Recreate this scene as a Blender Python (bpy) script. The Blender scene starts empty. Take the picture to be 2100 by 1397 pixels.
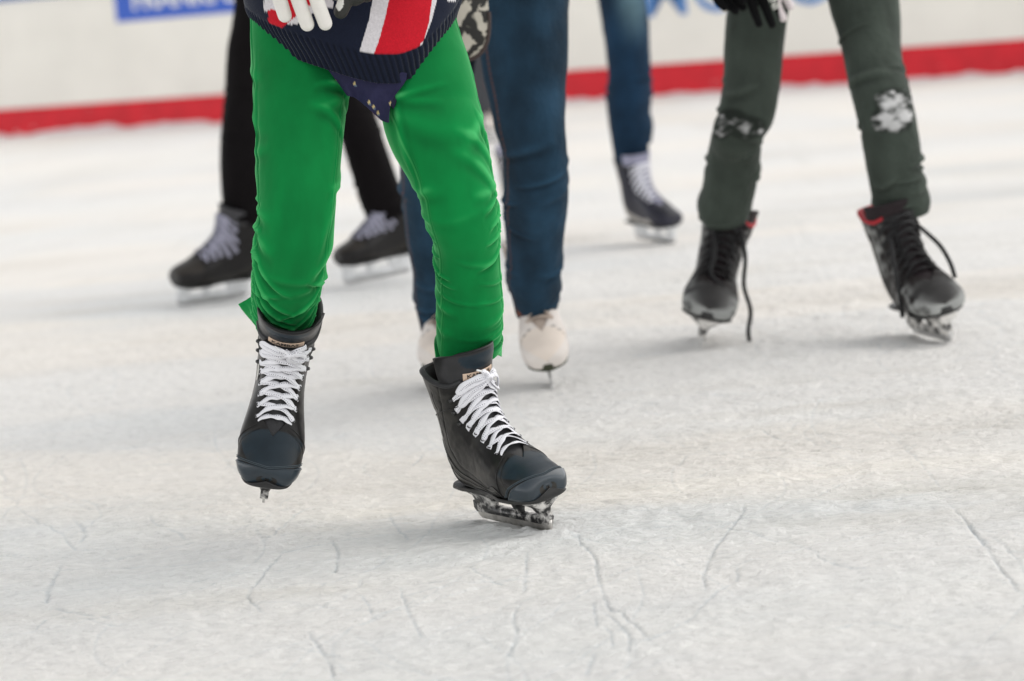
import bpy, math
import numpy as np
from mathutils import Matrix, Vector
SC = bpy.context.scene
COL = SC.collection
# ------------------------------------------------------------------ camera
FPX, CAMH, PIT, ROL, PW, PH = 6000.0, 0.9, math.radians(7.0), math.radians(5.0), 2100, 1397
_f = np.array([0, math.cos(PIT), -math.sin(PIT)]); _r0 = np.array([1.0, 0, 0]); _u0 = np.array([0, math.sin(PIT), math.cos(PIT)])
_R = _r0*math.cos(ROL) - _u0*math.sin(ROL); _U = _u0*math.cos(ROL) + _r0*math.sin(ROL)
CAM = np.array([0, 0, CAMH])
cd = bpy.data.cameras.new('camera'); cam = bpy.data.objects.new('camera', cd); COL.objects.link(cam)
cd.sensor_width = 36; cd.lens = FPX/PW*36; cd.clip_end = 500
cam.matrix_world = Matrix(((_R[0], _U[0], -_f[0], 0), (_R[1], _U[1], -_f[1], 0), (_R[2], _U[2], -_f[2], CAMH), (0, 0, 0, 1)))
cd.dof.use_dof = True; cd.dof.focus_distance = 4.80; cd.dof.aperture_fstop = 4.0; cd.dof.aperture_blades = 0
SC.camera = cam
# ------------------------------------------------------------------ world, sun, exposure
SUN_EL, SUN_AZ = math.radians(48), math.radians(75)      # azimuth clockwise from +Y: the sun stands to the right
w = bpy.data.worlds.new('World'); SC.world = w; w.use_nodes = True
nt = w.node_tree; bg = nt.nodes['Background']
sky = nt.nodes.new('ShaderNodeTexSky'); sky.sky_type = 'NISHITA'; sky.sun_disc = False
sky.sun_elevation = SUN_EL; sky.sun_rotation = SUN_AZ; sky.air_density = 1.0; sky.dust_density = 0.4; sky.ozone_density = 1.0
hs = nt.nodes.new('ShaderNodeHueSaturation'); hs.inputs['Saturation'].default_value = 0.04
nt.links.new(sky.outputs[0], hs.inputs['Color']); nt.links.new(hs.outputs[0], bg.inputs['Color'])
bg.inputs['Strength'].default_value = 0.15
sd = bpy.data.lights.new('sun', 'SUN'); sd.energy = .55; sd.angle = math.radians(60); sd.color = (1, .92, .82)
so = bpy.data.objects.new('sun', sd); COL.objects.link(so)
sv = Vector((math.sin(SUN_AZ)*math.cos(SUN_EL), math.cos(SUN_AZ)*math.cos(SUN_EL), math.sin(SUN_EL)))
so.rotation_euler = sv.to_track_quat('Z', 'Y').to_euler(); so.location = (8, 3, 9)
SC.view_settings.view_transform = 'Standard'; SC.view_settings.look = 'None'
SC.view_settings.exposure = 0.78; SC.view_settings.gamma = 1; SC.view_settings.use_curve_mapping = False
SC.cycles.max_bounces = 6; SC.cycles.use_denoising = True
# ------------------------------------------------------------------ helpers
def ray(px, py): return _f + _R*((px - PW/2)/FPX) - _U*((py - PH/2)/FPX)
def P(px, py, Y): d = ray(px, py); return CAM + d*(Y/d[1])
def G(px, py, z=0.0): d = ray(px, py); return CAM + d*((z - CAMH)/d[2])
def proj(p):
    d = p - CAM; z = d@_f; return np.stack([PW/2 + FPX*(d@_R)/z, PH/2 - FPX*(d@_U)/z], -1)
def rot3(y, p, r):
    y, p, r = map(math.radians, (y, p, r)); cy, sy, cp, sp, cr, sr = math.cos(y), math.sin(y), math.cos(p), math.sin(p), math.cos(r), math.sin(r)
    return np.array([[cy, -sy, 0], [sy, cy, 0], [0, 0, 1]])@np.array([[cp, 0, sp], [0, 1, 0], [-sp, 0, cp]])@np.array([[1, 0, 0], [0, cr, -sr], [0, sr, cr]])
def _h(i, j, k, seed):
    n = (i*73856093) ^ (j*19349663) ^ (k*83492791) ^ (seed*2654435761 & 0x7fffffff)
    n = (n ^ (n >> 13))*1274126177 & 0x7fffffff; n = (n ^ (n >> 16))*668265263 & 0x7fffffff
    return ((n ^ (n >> 15)) & 0xfffff)/float(0xfffff)*2 - 1
def vn(p, seed=0):
    p = np.asarray(p, float); i = np.floor(p).astype(np.int64); f = p - i; f = f*f*(3 - 2*f)
    o = 0
    for a in (0, 1):
        for b in (0, 1):
            for c in (0, 1):
                wt = (f[..., 0] if a else 1 - f[..., 0])*(f[..., 1] if b else 1 - f[..., 1])*(f[..., 2] if c else 1 - f[..., 2])
                o = o + wt*_h(i[..., 0] + a, i[..., 1] + b, i[..., 2] + c, seed)
    return o
def fbm(p, seed=0, oc=4):
    p = np.asarray(p, float); o = 0; a = 1.0
    for k in range(oc): o = o + a*vn(p*2.03**k + 7.1*k, seed + k); a *= .5
    return o/1.9
def crom(xs, ys, x):
    """smooth interpolation of the rows ys at knots xs"""
    xs = np.asarray(xs, float); ys = np.asarray(ys, float)
    if ys.ndim == 1: ys = ys[:, None]
    m = np.gradient(ys, xs, axis=0); k = np.clip(np.searchsorted(xs, x) - 1, 0, len(xs) - 2)
    h = (xs[k+1] - xs[k]); t = (x - xs[k])/h; t = t[:, None]; h = h[:, None]
    return (2*t**3 - 3*t**2 + 1)*ys[k] + (t**3 - 2*t**2 + t)*h*m[k] + (-2*t**3 + 3*t**2)*ys[k+1] + (t**3 - t**2)*h*m[k+1]
def ss(a, b, x): t = np.clip((x - a)/(b - a), 0, 1); return t*t*(3 - 2*t)
def unit(v): return v/np.maximum(np.linalg.norm(v, axis=-1, keepdims=True), 1e-9)
def mesh(name, V, F, mat=None, parent=None, smooth=True, col=None, uv=None, mw=None, solid=0, offset=-1, sub=0, mats=None, fmat=None, weld=False):
    me = bpy.data.meshes.new(name); V = np.asarray(V, float).reshape(-1, 3)
    me.from_pydata(V.tolist(), [], F.tolist() if isinstance(F, np.ndarray) else F)
    if smooth: me.polygons.foreach_set('use_smooth', [True]*len(me.polygons))
    if col is not None:
        a = me.color_attributes.new('Col', 'FLOAT_COLOR', 'POINT'); c = np.ones((len(V), 4)); c[:, :3] = np.asarray(col).reshape(-1, 3) if np.ndim(col) > 1 else col
        a.data.foreach_set('color', c.ravel())
    if uv is not None:
        l = me.uv_layers.new(name='UVMap'); vi = np.empty(len(me.loops), int); me.loops.foreach_get('vertex_index', vi)
        l.data.foreach_set('uv', np.asarray(uv).reshape(-1, 2)[vi].ravel())
    for m in (mats or [mat]):
        if m: me.materials.append(m)
    if fmat is not None: me.polygons.foreach_set('material_index', fmat)
    o = bpy.data.objects.new(name, me); COL.objects.link(o)
    if parent: o.parent = parent
    if mw is not None: o.matrix_local = mw
    if weld:
        o.modifiers.new('weld', 'WELD').merge_threshold = 2e-5
    if solid:
        md = o.modifiers.new('solid', 'SOLIDIFY'); md.thickness = solid; md.offset = offset
    if sub: md = o.modifiers.new('sub', 'SUBSURF'); md.levels = md.render_levels = sub
    return o
def grid(nu, nv, wrap=False):
    i, j = np.meshgrid(np.arange(nu - 1), np.arange(nv if wrap else nv - 1), indexing='ij'); j2 = (j + 1) % nv
    return np.stack([i*nv + j, i*nv + j2, (i+1)*nv + j2, (i+1)*nv + j], -1).reshape(-1, 4)
def outw(V, F, ref):
    """wind the faces of a 2-D point grid so that they look along ref (outward)"""
    v = np.asarray(V).reshape(-1, 3); r = np.broadcast_to(ref, np.shape(V)).reshape(-1, 3); n = np.cross(v[F[:, 1]] - v[F[:, 0]], v[F[:, 3]] - v[F[:, 0]]); return F if (n*r[F[:, 0]]).sum() > 0 else F[:, ::-1]
def tag(o, label=None, cat=None, group=None, kind=None):
    for k, v in (('label', label), ('category', cat), ('group', group), ('kind', kind)):
        if v: o[k] = v
    return o
def tube(path, r, n=10, caps=True, flat=None, upv=None):
    """V,F of a tube along path with radii r; flat=(normals, ratio) squashes it into a ribbon"""
    path = np.asarray(path, float); m = len(path); r = np.broadcast_to(np.asarray(r, float), (m,)).copy()
    T = unit(np.gradient(path, axis=0))
    N = np.zeros_like(T); a = upv if upv is not None else np.array([0, 0, 1.0])
    if np.ndim(a) == 2: N = unit(a - T*(a*T).sum(1)[:, None])
    else:
        n0 = np.cross(T[0], a); n0 = n0 if np.linalg.norm(n0) > .1 else np.cross(T[0], [1, 0, 0]); n0 /= np.linalg.norm(n0)
        for k in range(m): n0 = n0 - T[k]*(n0@T[k]); n0 /= np.linalg.norm(n0); N[k] = n0
    B = np.cross(T, N); th = np.arange(n)*2*math.pi/n; fl = flat or 1.0
    V = path[:, None] + r[:, None, None]*(N[:, None]*np.sin(th)[None, :, None]*fl + B[:, None]*np.cos(th)[None, :, None])
    F = grid(m, n, True).tolist()
    V = V.reshape(-1, 3)
    if caps: F += [list(range(n))[::-1], [(m-1)*n + k for k in range(n)]]
    return V, F
def merge(parts):
    V, F, k = [], [], 0
    for v, f in parts:
        v = np.asarray(v).reshape(-1, 3); V.append(v); F += [[i + k for i in q] for q in (f.tolist() if isinstance(f, np.ndarray) else f)]; k += len(v)
    return np.concatenate(V), F
def ball(c, r, n=16):
    th = np.linspace(0, math.pi, n//2 + 2)[1:-1]; ph = np.arange(n)*2*math.pi/n; r = np.broadcast_to(r, (3,))
    V = np.stack([np.sin(th)[:, None]*np.cos(ph), np.sin(th)[:, None]*np.sin(ph), np.cos(th)[:, None] + 0*ph], -1)*r + c
    F = [q[::-1] for q in grid(len(th), n, True).tolist()]; m = len(th)*n
    return np.concatenate([V.reshape(-1, 3), [np.array(c) + [0, 0, r[2]], np.array(c) - [0, 0, r[2]]]]), F + [[m, j, (j+1) % n] for j in range(n)] + [[m+1, (len(th)-1)*n + (j+1) % n, (len(th)-1)*n + j] for j in range(n)]
def caps(a, b, ra, rb, n=16):
    a = np.array(a, float); b = np.array(b, float); d = unit(b - a); t = np.linspace(0, math.pi/2, 5)
    pts = [a - d*ra*math.cos(x) for x in t] + [b + d*rb*math.sin(x) for x in t]; rr = [ra*math.sin(x) for x in t] + [rb*math.cos(x) for x in t]
    rr = np.maximum(rr, 1e-4); return tube(pts, rr, n)
def fuse(name, parts, vox, mat, parent, smooth=4, mw=None, col=None):
    """one continuous surface grown from overlapping rounded pieces"""
    V, F = merge(parts); me = bpy.data.meshes.new(name); me.from_pydata(V.tolist(), [], F); o = bpy.data.objects.new(name, me); COL.objects.link(o)
    m = o.modifiers.new('r', 'REMESH'); m.mode = 'VOXEL'; m.voxel_size = vox
    if smooth: s = o.modifiers.new('s', 'SMOOTH'); s.iterations = smooth; s.factor = .5
    bpy.context.view_layer.update(); e = o.evaluated_get(bpy.context.evaluated_depsgraph_get()); m2 = bpy.data.meshes.new_from_object(e)
    o.modifiers.clear(); o.data = m2; m2.name = name; m2.polygons.foreach_set('use_smooth', [True]*len(m2.polygons)); m2.materials.clear(); m2.materials.append(mat)
    if col is not None:
        vs = np.empty(len(m2.vertices)*3); m2.vertices.foreach_get('co', vs); a = m2.color_attributes.new('Col', 'FLOAT_COLOR', 'POINT'); c = np.ones((len(m2.vertices), 4)); c[:, :3] = col(vs.reshape(-1, 3)); a.data.foreach_set('color', c.ravel())
    if parent: o.parent = parent
    if mw is not None: o.matrix_local = mw
    return o
# ------------------------------------------------------------------ materials
def lin(r, g, b): return tuple(((c/255)/12.92 if c/255 < .04045 else ((c/255 + .055)/1.055)**2.4) for c in (r, g, b))
MATS = {}
def mat(name, col=(.5, .5, .5), rough=.6, attr=False, var=.12, vscale=30, bump=.2, bscale=400, bdist=.0006, sheen=0, spec=.5, metal=0, coat=0, snow=None, b2=None, sheent=None):
    if name in MATS: return MATS[name]
    m = bpy.data.materials.new(name); m.use_nodes = True; N = m.node_tree.nodes; L = m.node_tree.links; b = N['Principled BSDF']
    tc = N.new('ShaderNodeTexCoord'); no = N.new('ShaderNodeTexNoise'); no.inputs['Scale'].default_value = vscale; no.inputs['Detail'].default_value = 6; L.new(tc.outputs['Object'], no.inputs['Vector'])
    mr = N.new('ShaderNodeMapRange'); mr.inputs[1].default_value = .3; mr.inputs[2].default_value = .7; mr.inputs[3].default_value = 1 - var; mr.inputs[4].default_value = 1 + var; L.new(no.outputs[0], mr.inputs[0])
    mx = N.new('ShaderNodeMix'); mx.data_type = 'RGBA'; mx.blend_type = 'MULTIPLY'; mx.inputs[0].default_value = 1
    if attr: at = N.new('ShaderNodeVertexColor'); at.layer_name = 'Col'; L.new(at.outputs[0], mx.inputs[6])
    else: mx.inputs[6].default_value = (*col, 1)
    L.new(mr.outputs[0], mx.inputs[7]); out = mx.outputs[2]
    b.inputs['Roughness'].default_value = rough; b.inputs['Metallic'].default_value = metal; b.inputs['Specular IOR Level'].default_value = spec
    if coat: b.inputs['Coat Weight'].default_value = coat; b.inputs['Coat Roughness'].default_value = .15
    if sheen:
        b.inputs['Sheen Weight'].default_value = sheen; b.inputs['Sheen Roughness'].default_value = .35
        if sheent: b.inputs['Sheen Tint'].default_value = (*sheent, 1)
    if snow is not None:
        n2 = N.new('ShaderNodeTexNoise'); n2.inputs['Scale'].default_value = snow[0]; n2.inputs['Detail'].default_value = 8; n2.inputs['Roughness'].default_value = .62; L.new(tc.outputs['Object'], n2.inputs['Vector'])
        r = N.new('ShaderNodeMapRange'); r.inputs[1].default_value = snow[1]; r.inputs[2].default_value = snow[1] + (snow[2] if len(snow) > 2 else .05); L.new(n2.outputs[0], r.inputs[0])
        m3 = N.new('ShaderNodeMix'); m3.data_type = 'RGBA'; L.new(r.outputs[0], m3.inputs[0]); L.new(out, m3.inputs[6]); m3.inputs[7].default_value = (.72, .70, .67, 1); out = m3.outputs[2]
    L.new(out, b.inputs['Base Color'])
    if bump:
        n4 = N.new('ShaderNodeTexNoise'); n4.inputs['Scale'].default_value = bscale; n4.inputs['Detail'].default_value = 3; L.new(tc.outputs['Object'], n4.inputs['Vector'])
        bp = N.new('ShaderNodeBump'); bp.inputs['Strength'].default_value = bump; bp.inputs['Distance'].default_value = bdist; L.new(n4.outputs[0], bp.inputs['Height']); nrm = bp.outputs[0]
        if b2:
            n5 = N.new('ShaderNodeTexNoise'); n5.inputs['Scale'].default_value = b2[0]; n5.inputs['Detail'].default_value = 5; L.new(tc.outputs['Object'], n5.inputs['Vector'])
            b5 = N.new('ShaderNodeBump'); b5.inputs['Strength'].default_value = b2[1]; b5.inputs['Distance'].default_value = b2[2]; L.new(n5.outputs[0], b5.inputs['Height']); L.new(nrm, b5.inputs['Normal']); nrm = b5.outputs[0]
        L.new(nrm, b.inputs['Normal'])
    MATS[name] = m; return m
def lace_mat(name, col, dash):
    m = mat(name, col, .8, var=.05, bump=.5, bscale=900, bdist=.0004, sheen=.2); N = m.node_tree.nodes; L = m.node_tree.links; b = N['Principled BSDF']
    uv = N.new('ShaderNodeTexCoord'); sp = N.new('ShaderNodeSeparateXYZ'); L.new(uv.outputs['UV'], sp.inputs[0])
    def mt(op, a, bb=None, c=None):
        n = N.new('ShaderNodeMath'); n.operation = op
        for k, x in enumerate((a, bb, c)):
            if x is None: continue
            if isinstance(x, (int, float)): n.inputs[k].default_value = x
            else: L.new(x, n.inputs[k])
        return n.outputs[0]
    # u runs in metres along the lace, v across it (0..1): two rows of short dark stitches
    row = mt('LESS_THAN', mt('ABSOLUTE', mt('SUBTRACT', mt('ABSOLUTE', mt('SUBTRACT', sp.outputs[1], .25)), .04)), .022)
    da = mt('GREATER_THAN', mt('FRACT', mt('MULTIPLY', sp.outputs[0], 260)), .5)
    fac = mt('MULTIPLY', row, da)
    src = b.inputs['Base Color'].links[0].from_socket; mx = N.new('ShaderNodeMix'); mx.data_type = 'RGBA'; L.new(fac, mx.inputs[0]); L.new(src, mx.inputs[6]); mx.inputs[7].default_value = (*dash, 1); L.new(mx.outputs[2], b.inputs['Base Color'])
    return m
SKIN = mat('skin', (.52, .27, .19), .5, var=.08)
HAIR = mat('hair', (.05, .03, .02), .6)
# ------------------------------------------------------------------ ice
def ice_sheet():
    def spread(fine, lo, hi, r=1.13):
        d = fine[1] - fine[0]; out = [fine[0]]
        while out[0] > lo: d *= r; out.insert(0, out[0] - d)
        d = fine[-1] - fine[-2]; up = [fine[-1]]
        while up[-1] < hi: d *= r; up.append(up[-1] + d)
        return np.concatenate([out[:-1], fine, up[1:]])
    xs = spread(np.linspace(-1.05, 1.05, 640), -45, 45)
    t = np.linspace(1/3.3, 1/9.0, 780); ys = spread(1/t, -20, 60)
    X, Y = np.meshgrid(xs, ys, indexing='ij'); p = np.stack([X, Y, 0*X], -1)
    near = 1 - ss(7, 14, Y)
    q = p*np.array([1, 1, 1]); wq = p + .05*np.stack([fbm(p*5, 3), fbm(p*5, 9), 0*X], -1)
    rid = lambda s, f, sx=1., sy=1.: 1 - np.abs(fbm(wq*np.array([f*sx, f*sy, 1]), s, 4))*2
    Z = .0060*fbm(q*3.0, 11, 3) + .0055*fbm(wq*11, 21, 4) + .0038*rid(31, 9, .8, 1.6) + .0044*fbm(wq*np.array([34, 60, 1]), 41, 4)
    patch = ss(-.2, .5, fbm(p*2.2, 77, 3))
    Z += .0048*patch*np.abs(fbm(wq*np.array([60, 80, 1]), 51, 3))
    Z *= near; Z -= .004
    rng = np.random.RandomState(5); cols = np.ones(X.shape + (3,))
    warm_mottle = ss(.0, .75, fbm(wq*np.array([1.6, 5.0, 1]), 91, 5)); blue = ss(-.1, .6, fbm(p*np.array([1.1, 2.3, 1]) + 20, 95, 4))
    base = np.array([.885, .872, .845]); cols[:] = base
    cols *= 1 - warm_mottle[..., None]*np.array([.10, .11, .13]); cols *= 1 - blue[..., None]*np.array([.065, .042, .022])  # elongated, slightly darker and warmer mottling, then bluish patches
    sun_band = ss(.15, .6, np.sin((Y*1.0 + .28*X)*2.6 + 1.6*fbm(p*.7, 71, 3)))
    cols *= 1 + sun_band[..., None]*np.array([.045, .02, -.01])  # warm bands of sunlight painted into the ice colour
    streak = fbm(wq*np.array([.45, 2.6, 1]) + 5, 61, 4); cols *= 1 - .07*ss(.0, .6, streak)[..., None]*np.array([.9, .95, 1.0]); cols *= 1 + .045*ss(.05, .5, -streak)[..., None]*np.array([1, .9, .6])  # sunlit streaks and the darker gaps between, also painted into the colour
    fine = ss(.25, .8, fbm(wq*np.array([26, 40, 1]), 99, 4))*ss(0, .5, fbm(p*3.1, 97, 3)); cols *= 1 - fine[..., None]*np.array([.13, .13, .145])
    def groove(pts, wd, dp, blu=.20, lp=.12):
        nonlocal Z, cols
        pts = np.array(pts); n = 40; tt = np.linspace(0, len(pts)-1, n*(len(pts)-1)+1)
        c = crom(np.arange(len(pts)), pts, tt); c = c + .0012*np.stack([vn(np.stack([tt*6, tt*0, tt*0], -1), 7), vn(np.stack([tt*6, tt*0+5, tt*0], -1), 8)], -1)
        a = max(c[:, 0].min() - .05, -3); bnd = (X > c[:, 0].min() - .04) & (X < c[:, 0].max() + .04) & (Y > c[:, 1].min() - .05) & (Y < c[:, 1].max() + .05)
        idx = np.argwhere(bnd)
        if not len(idx): return
        pp = np.stack([X[bnd], Y[bnd]], -1); best = np.full(len(pp), 9.); bt = np.zeros(len(pp))
        for k in range(0, len(c) - 1):
            u = c[k+1] - c[k]; L2 = u@u + 1e-12; s = np.clip(((pp - c[k])@u)/L2, 0, 1); d = np.linalg.norm(pp - c[k] - s[:, None]*u, axis=1); m = d < best; best[m] = d[m]; bt[m] = (k + s[m])/(len(c) - 1)
        wd = max(.0022, wd*.5)*(1 + .35*vn(np.stack([bt*9, 0*bt, 0*bt], -1), 4)); dp = dp*.42; tap = np.minimum(1, 5*np.minimum(bt, 1 - bt))**.6*(.72 + .35*vn(np.stack([bt*7, 0*bt, 0*bt], -1), 3)).clip(.1, 1)
        g = np.exp(-(best/wd)**2)*tap; lip = np.exp(-((best - 2.2*wd)/(1.3*wd))**2)*tap*(.6 + .4*vn(np.stack([pp[:, 0]*25, pp[:, 1]*25, 0*bt], -1), 5))
        Z[bnd] += -dp*g + lp*dp*lip; cols[bnd] *= 1 - (g[:, None]*np.array([blu, blu*.8, blu*.62])).clip(0, 1) - (lip[:, None]*-.035)
    S = [([(1190,1088),(1186,1105),(1205,1128),(1222,1150),(1224,1175),(1232,1205),(1246,1240),(1280,1262),(1310,1290),(1340,1325)], .0042, .009),
         ([(1236,1250),(1262,1275),(1286,1300),(1292,1322),(1288,1345)], .0034, .007), ([(1527,1032),(1520,1050),(1490,1085),(1460,1130),(1445,1160),(1443,1185),(1447,1215)], .0034, .009),
         ([(1945,1030),(1985,1075),(2010,1110),(2035,1140),(2060,1175),(2098,1215)], .0045, .009), ([(1985,1075),(2022,1118)], .006, .006),
         ([(678,1105),(692,1130),(690,1160),(682,1178)], .004, .009), ([(590,1125),(560,1155),(530,1190),(513,1215),(512,1232),(545,1255)], .003, .008),
         ([(127,1155),(108,1185),(98,1215),(95,1238)], .007, .010), ([(630,1290),(650,1320),(675,1352),(684,1390)], .005, .009),
         ([(1082,1130),(1078,1180),(1074,1215)], .003, .005), ([(1072,1225),(1052,1262),(1060,1295),(1046,1330),(1030,1345)], .0035, .007),
         ([(820,1200),(832,1240),(850,1280),(868,1310)], .0028, .006), ([(740,1215),(755,1240),(766,1265)], .0028, .005),
         ([(1512,1150),(1508,1185),(1470,1215),(1420,1265),(1370,1300),(1300,1320)], .003, .005), ([(1218,1230),(1222,1290)], .003, .005),
         ([(1240,1285),(1252,1300),(1258,1330)], .003, .005), ([(150,1055),(172,1090),(165,1110)], .006, .007), ([(960,1160),(1000,1190),(1035,1200)], .0028, .005),
         ([(800,1045),(808,1075),(840,1105)], .003, .005), ([(640,1035),(600,1060),(540,1110)], .003, .004), ([(308,1060),(318,1080),(350,1090),(390,1110)], .003, .005),
         ([(60,1300),(120,1265),(230,1280),(260,1270)], .005, .006), ([(100,1240),(150,1255),(230,1268)], .006, .007), ([(20,1030),(120,1090),(160,1130)], .003, .005),
         ([(870,930),(840,955)], .004, .005), ([(1560,880),(1600,900),(1680,905)], .003, .004), ([(0,960),(12,985)], .005, .006),
         ([(1220,1340),(1200,1385)], .006, .007), ([(1660,1130),(1720,1160),(1790,1165)], .003, .004), ([(1700,1290),(1800,1275),(1900,1290)], .004, .005)]
    for pts, wd, dp in S: groove([G(*a)[:2] for a in pts], wd, dp)
    for k in range(230):
        x0 = rng.uniform(-1.3, 1.3); y0 = rng.uniform(3.4, 9); an = rng.uniform(0, math.pi); ln = rng.uniform(.2, 1.1); cv = rng.uniform(-.25, .25)*ln
        d = np.array([math.cos(an), math.sin(an)]); n = np.array([-d[1], d[0]]); pts = [np.array([x0, y0]) + d*ln*(t - .5) + n*cv*4*t*(1-t) for t in np.linspace(0, 1, 5)]
        groove(pts, rng.uniform(.0016, .0030), rng.uniform(.0015, .0035), .11, .10)
    # snow thrown up by the planted blade
    a = G(985, 1084)[:2]; b = G(1160, 1098)[:2]; u = (b - a)/np.linalg.norm(b - a); m = (np.abs(X) < .5) & (Y > 4.3) & (Y < 5.2); pp = np.stack([X[m], Y[m]], -1)
    s = np.clip((pp - a)@u, 0, np.linalg.norm(b - a)); d = pp - a - s[:, None]*u; dd = np.linalg.norm(d, axis=1)
    Z[m] += .012*np.exp(-(dd/.016)**2)*(.35 + .9*np.abs(fbm(np.stack([pp[:, 0]*55, pp[:, 1]*30, 0*dd], -1), 6, 3))) ; cols[m] = np.maximum(cols[m], .80*np.exp(-(dd/.03)**2)[:, None])
    V = np.stack([X, Y, Z], -1)
    m = bpy.data.materials.new('scraped_ice'); m.use_nodes = True; N = m.node_tree.nodes; L = m.node_tree.links; bs = N['Principled BSDF']
    at = N.new('ShaderNodeVertexColor'); at.layer_name = 'Col'; tc = N.new('ShaderNodeTexCoord')
    def noise(sc, det, vec=(1, 1, 1), rg=.55):
        mp = N.new('ShaderNodeMapping'); mp.inputs['Scale'].default_value = vec; L.new(tc.outputs['Object'], mp.inputs[0]); n = N.new('ShaderNodeTexNoise'); n.inputs['Scale'].default_value = sc; n.inputs['Detail'].default_value = det; n.inputs['Roughness'].default_value = rg; L.new(mp.outputs[0], n.inputs['Vector']); return n.outputs[0]
    nz = noise(60, 8, (.7, 1.2, 1)); mr = N.new('ShaderNodeMapRange'); mr.inputs[1].default_value = .3; mr.inputs[2].default_value = .75; mr.inputs[3].default_value = 1.05; mr.inputs[4].default_value = .90; L.new(nz, mr.inputs[0])  # tiny shadows of the snow grain put into the colour as fine noise
    mx = N.new('ShaderNodeMix'); mx.data_type = 'RGBA'; mx.blend_type = 'MULTIPLY'; mx.inputs[0].default_value = 1; L.new(at.outputs[0], mx.inputs[6]); L.new(mr.outputs[0], mx.inputs[7]); L.new(mx.outputs[2], bs.inputs['Base Color'])
    nr = None
    for src, st, ds in ((noise(34, 9, (.8, 1.5, 1), .66), 1.0, .016), (noise(170, 5), .7, .0024)):
        bp = N.new('ShaderNodeBump'); bp.inputs['Strength'].default_value = st; bp.inputs['Distance'].default_value = ds; L.new(src, bp.inputs['Height'])
        if nr: L.new(nr, bp.inputs['Normal'])
        nr = bp.outputs[0]
    L.new(nr, bs.inputs['Normal']); bs.inputs['Roughness'].default_value = .55; bs.inputs['Specular IOR Level'].default_value = .10
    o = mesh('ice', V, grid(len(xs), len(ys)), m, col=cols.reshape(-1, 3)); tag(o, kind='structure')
    o.data.flip_normals() if o.data.polygons[0].normal.z < 0 else None
ice_sheet()
# ------------------------------------------------------------------ rink boards
def box(x0, x1, y0, y1, z0, z1):
    V = [(x, y, z) for x in (x0, x1) for y in (y0, y1) for z in (z0, z1)]
    return np.array(V, float), [[0, 1, 3, 2], [4, 6, 7, 5], [0, 4, 5, 1], [2, 3, 7, 6], [0, 2, 6, 4], [1, 5, 7, 3]]
BA, BB = G(0, 282), G(2100, 150); BD = unit(BB - BA); BANG = math.atan2(BD[1], BD[0])
BW = mat('board_white', lin(231, 228, 220), .5, var=.05, vscale=2, bump=.1, bscale=20, bdist=.002)
BR = mat('board_red', (.60, .010, .022), .7, var=.12, vscale=6, bump=.1, bscale=30, bdist=.001, snow=(9, .66))
BBL = mat('print_blue', (.015, .09, .50), .4, var=.05); BLT = mat('print_white', (.75, .75, .75), .5, var=.03); BL2 = mat('print_light_blue', (.08, .22, .52), .5, var=.2, vscale=8)
bo = bpy.data.objects.new('rink_board', None); COL.objects.link(bo); bo.location = BA; bo.rotation_euler = (0, 0, BANG)
tag(bo, 'long white rink board with red kick strip and blue lettering behind the skaters', 'rink board')
L0 = -18.0
for k in range(20):
    a = L0 + k*2.4; mesh('panel', *box(a + .0008, a + 2.3992, 0, .05, .225, 1.08), BW, bo, smooth=False)
    mesh('kick_strip', *box(a + .0006, a + 2.3994, -.008, .05, -.02, .222), BR, bo, smooth=False)
mesh('top_rail', *box(L0, L0 + 48, -.03, .08, 1.083, 1.14), mat('rail_blue', (.03, .1, .35), .4), bo)
def u_on_board(px, py):
    d = ray(px, py); n = np.array([-BD[1], BD[0], 0]); t = ((BA - CAM)@n)/(d@n); q = CAM + d*t - BA; return q@BD, q[2]
def lettering(name, s, size, mt, parent, M, warp=None, extr=.0006, bold=.0):
    cu = bpy.data.curves.new(name, 'FONT'); cu.body = s; cu.size = size; cu.extrude = extr; cu.offset = bold; cu.resolution_u = 3
    o = bpy.data.objects.new(name, cu); COL.objects.link(o); bpy.context.view_layer.update()
    me = bpy.data.meshes.new_from_object(o.evaluated_get(bpy.context.evaluated_depsgraph_get())); bpy.data.objects.remove(o)
    me.materials.clear(); me.materials.append(mt)
    if warp is not None:
        v = np.empty(len(me.vertices)*3); me.vertices.foreach_get('co', v); v = warp(v.reshape(-1, 3)); me.vertices.foreach_set('co', v.ravel())
    o = bpy.data.objects.new(name, me); COL.objects.link(o); o.parent = parent; o.matrix_local = M; return o
ux, uz = u_on_board(240, 46); ux2, _ = u_on_board(545, 30)
sg = mesh('blue_banner', *box(ux, ux + 1.75, -.006, -.001, uz, uz + .42), BBL, bo, smooth=False)
lx, lz = u_on_board(272, 20)
lettering('banner_lettering', 'FRANKFURT', .235, BLT, bo, Matrix.Translation((lx, -.008, lz)) @ Matrix.Rotation(math.pi/2, 4, 'X'), bold=.006)
lx, lz = u_on_board(1318, 36)
lettering('board_lettering', 'MOTO', .52, BL2, bo, Matrix.Translation((lx, -.003, lz)) @ Matrix.Rotation(math.pi/2, 4, 'X') @ Matrix.Diagonal((.95, 1, 1, 1)), bold=.002)
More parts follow.
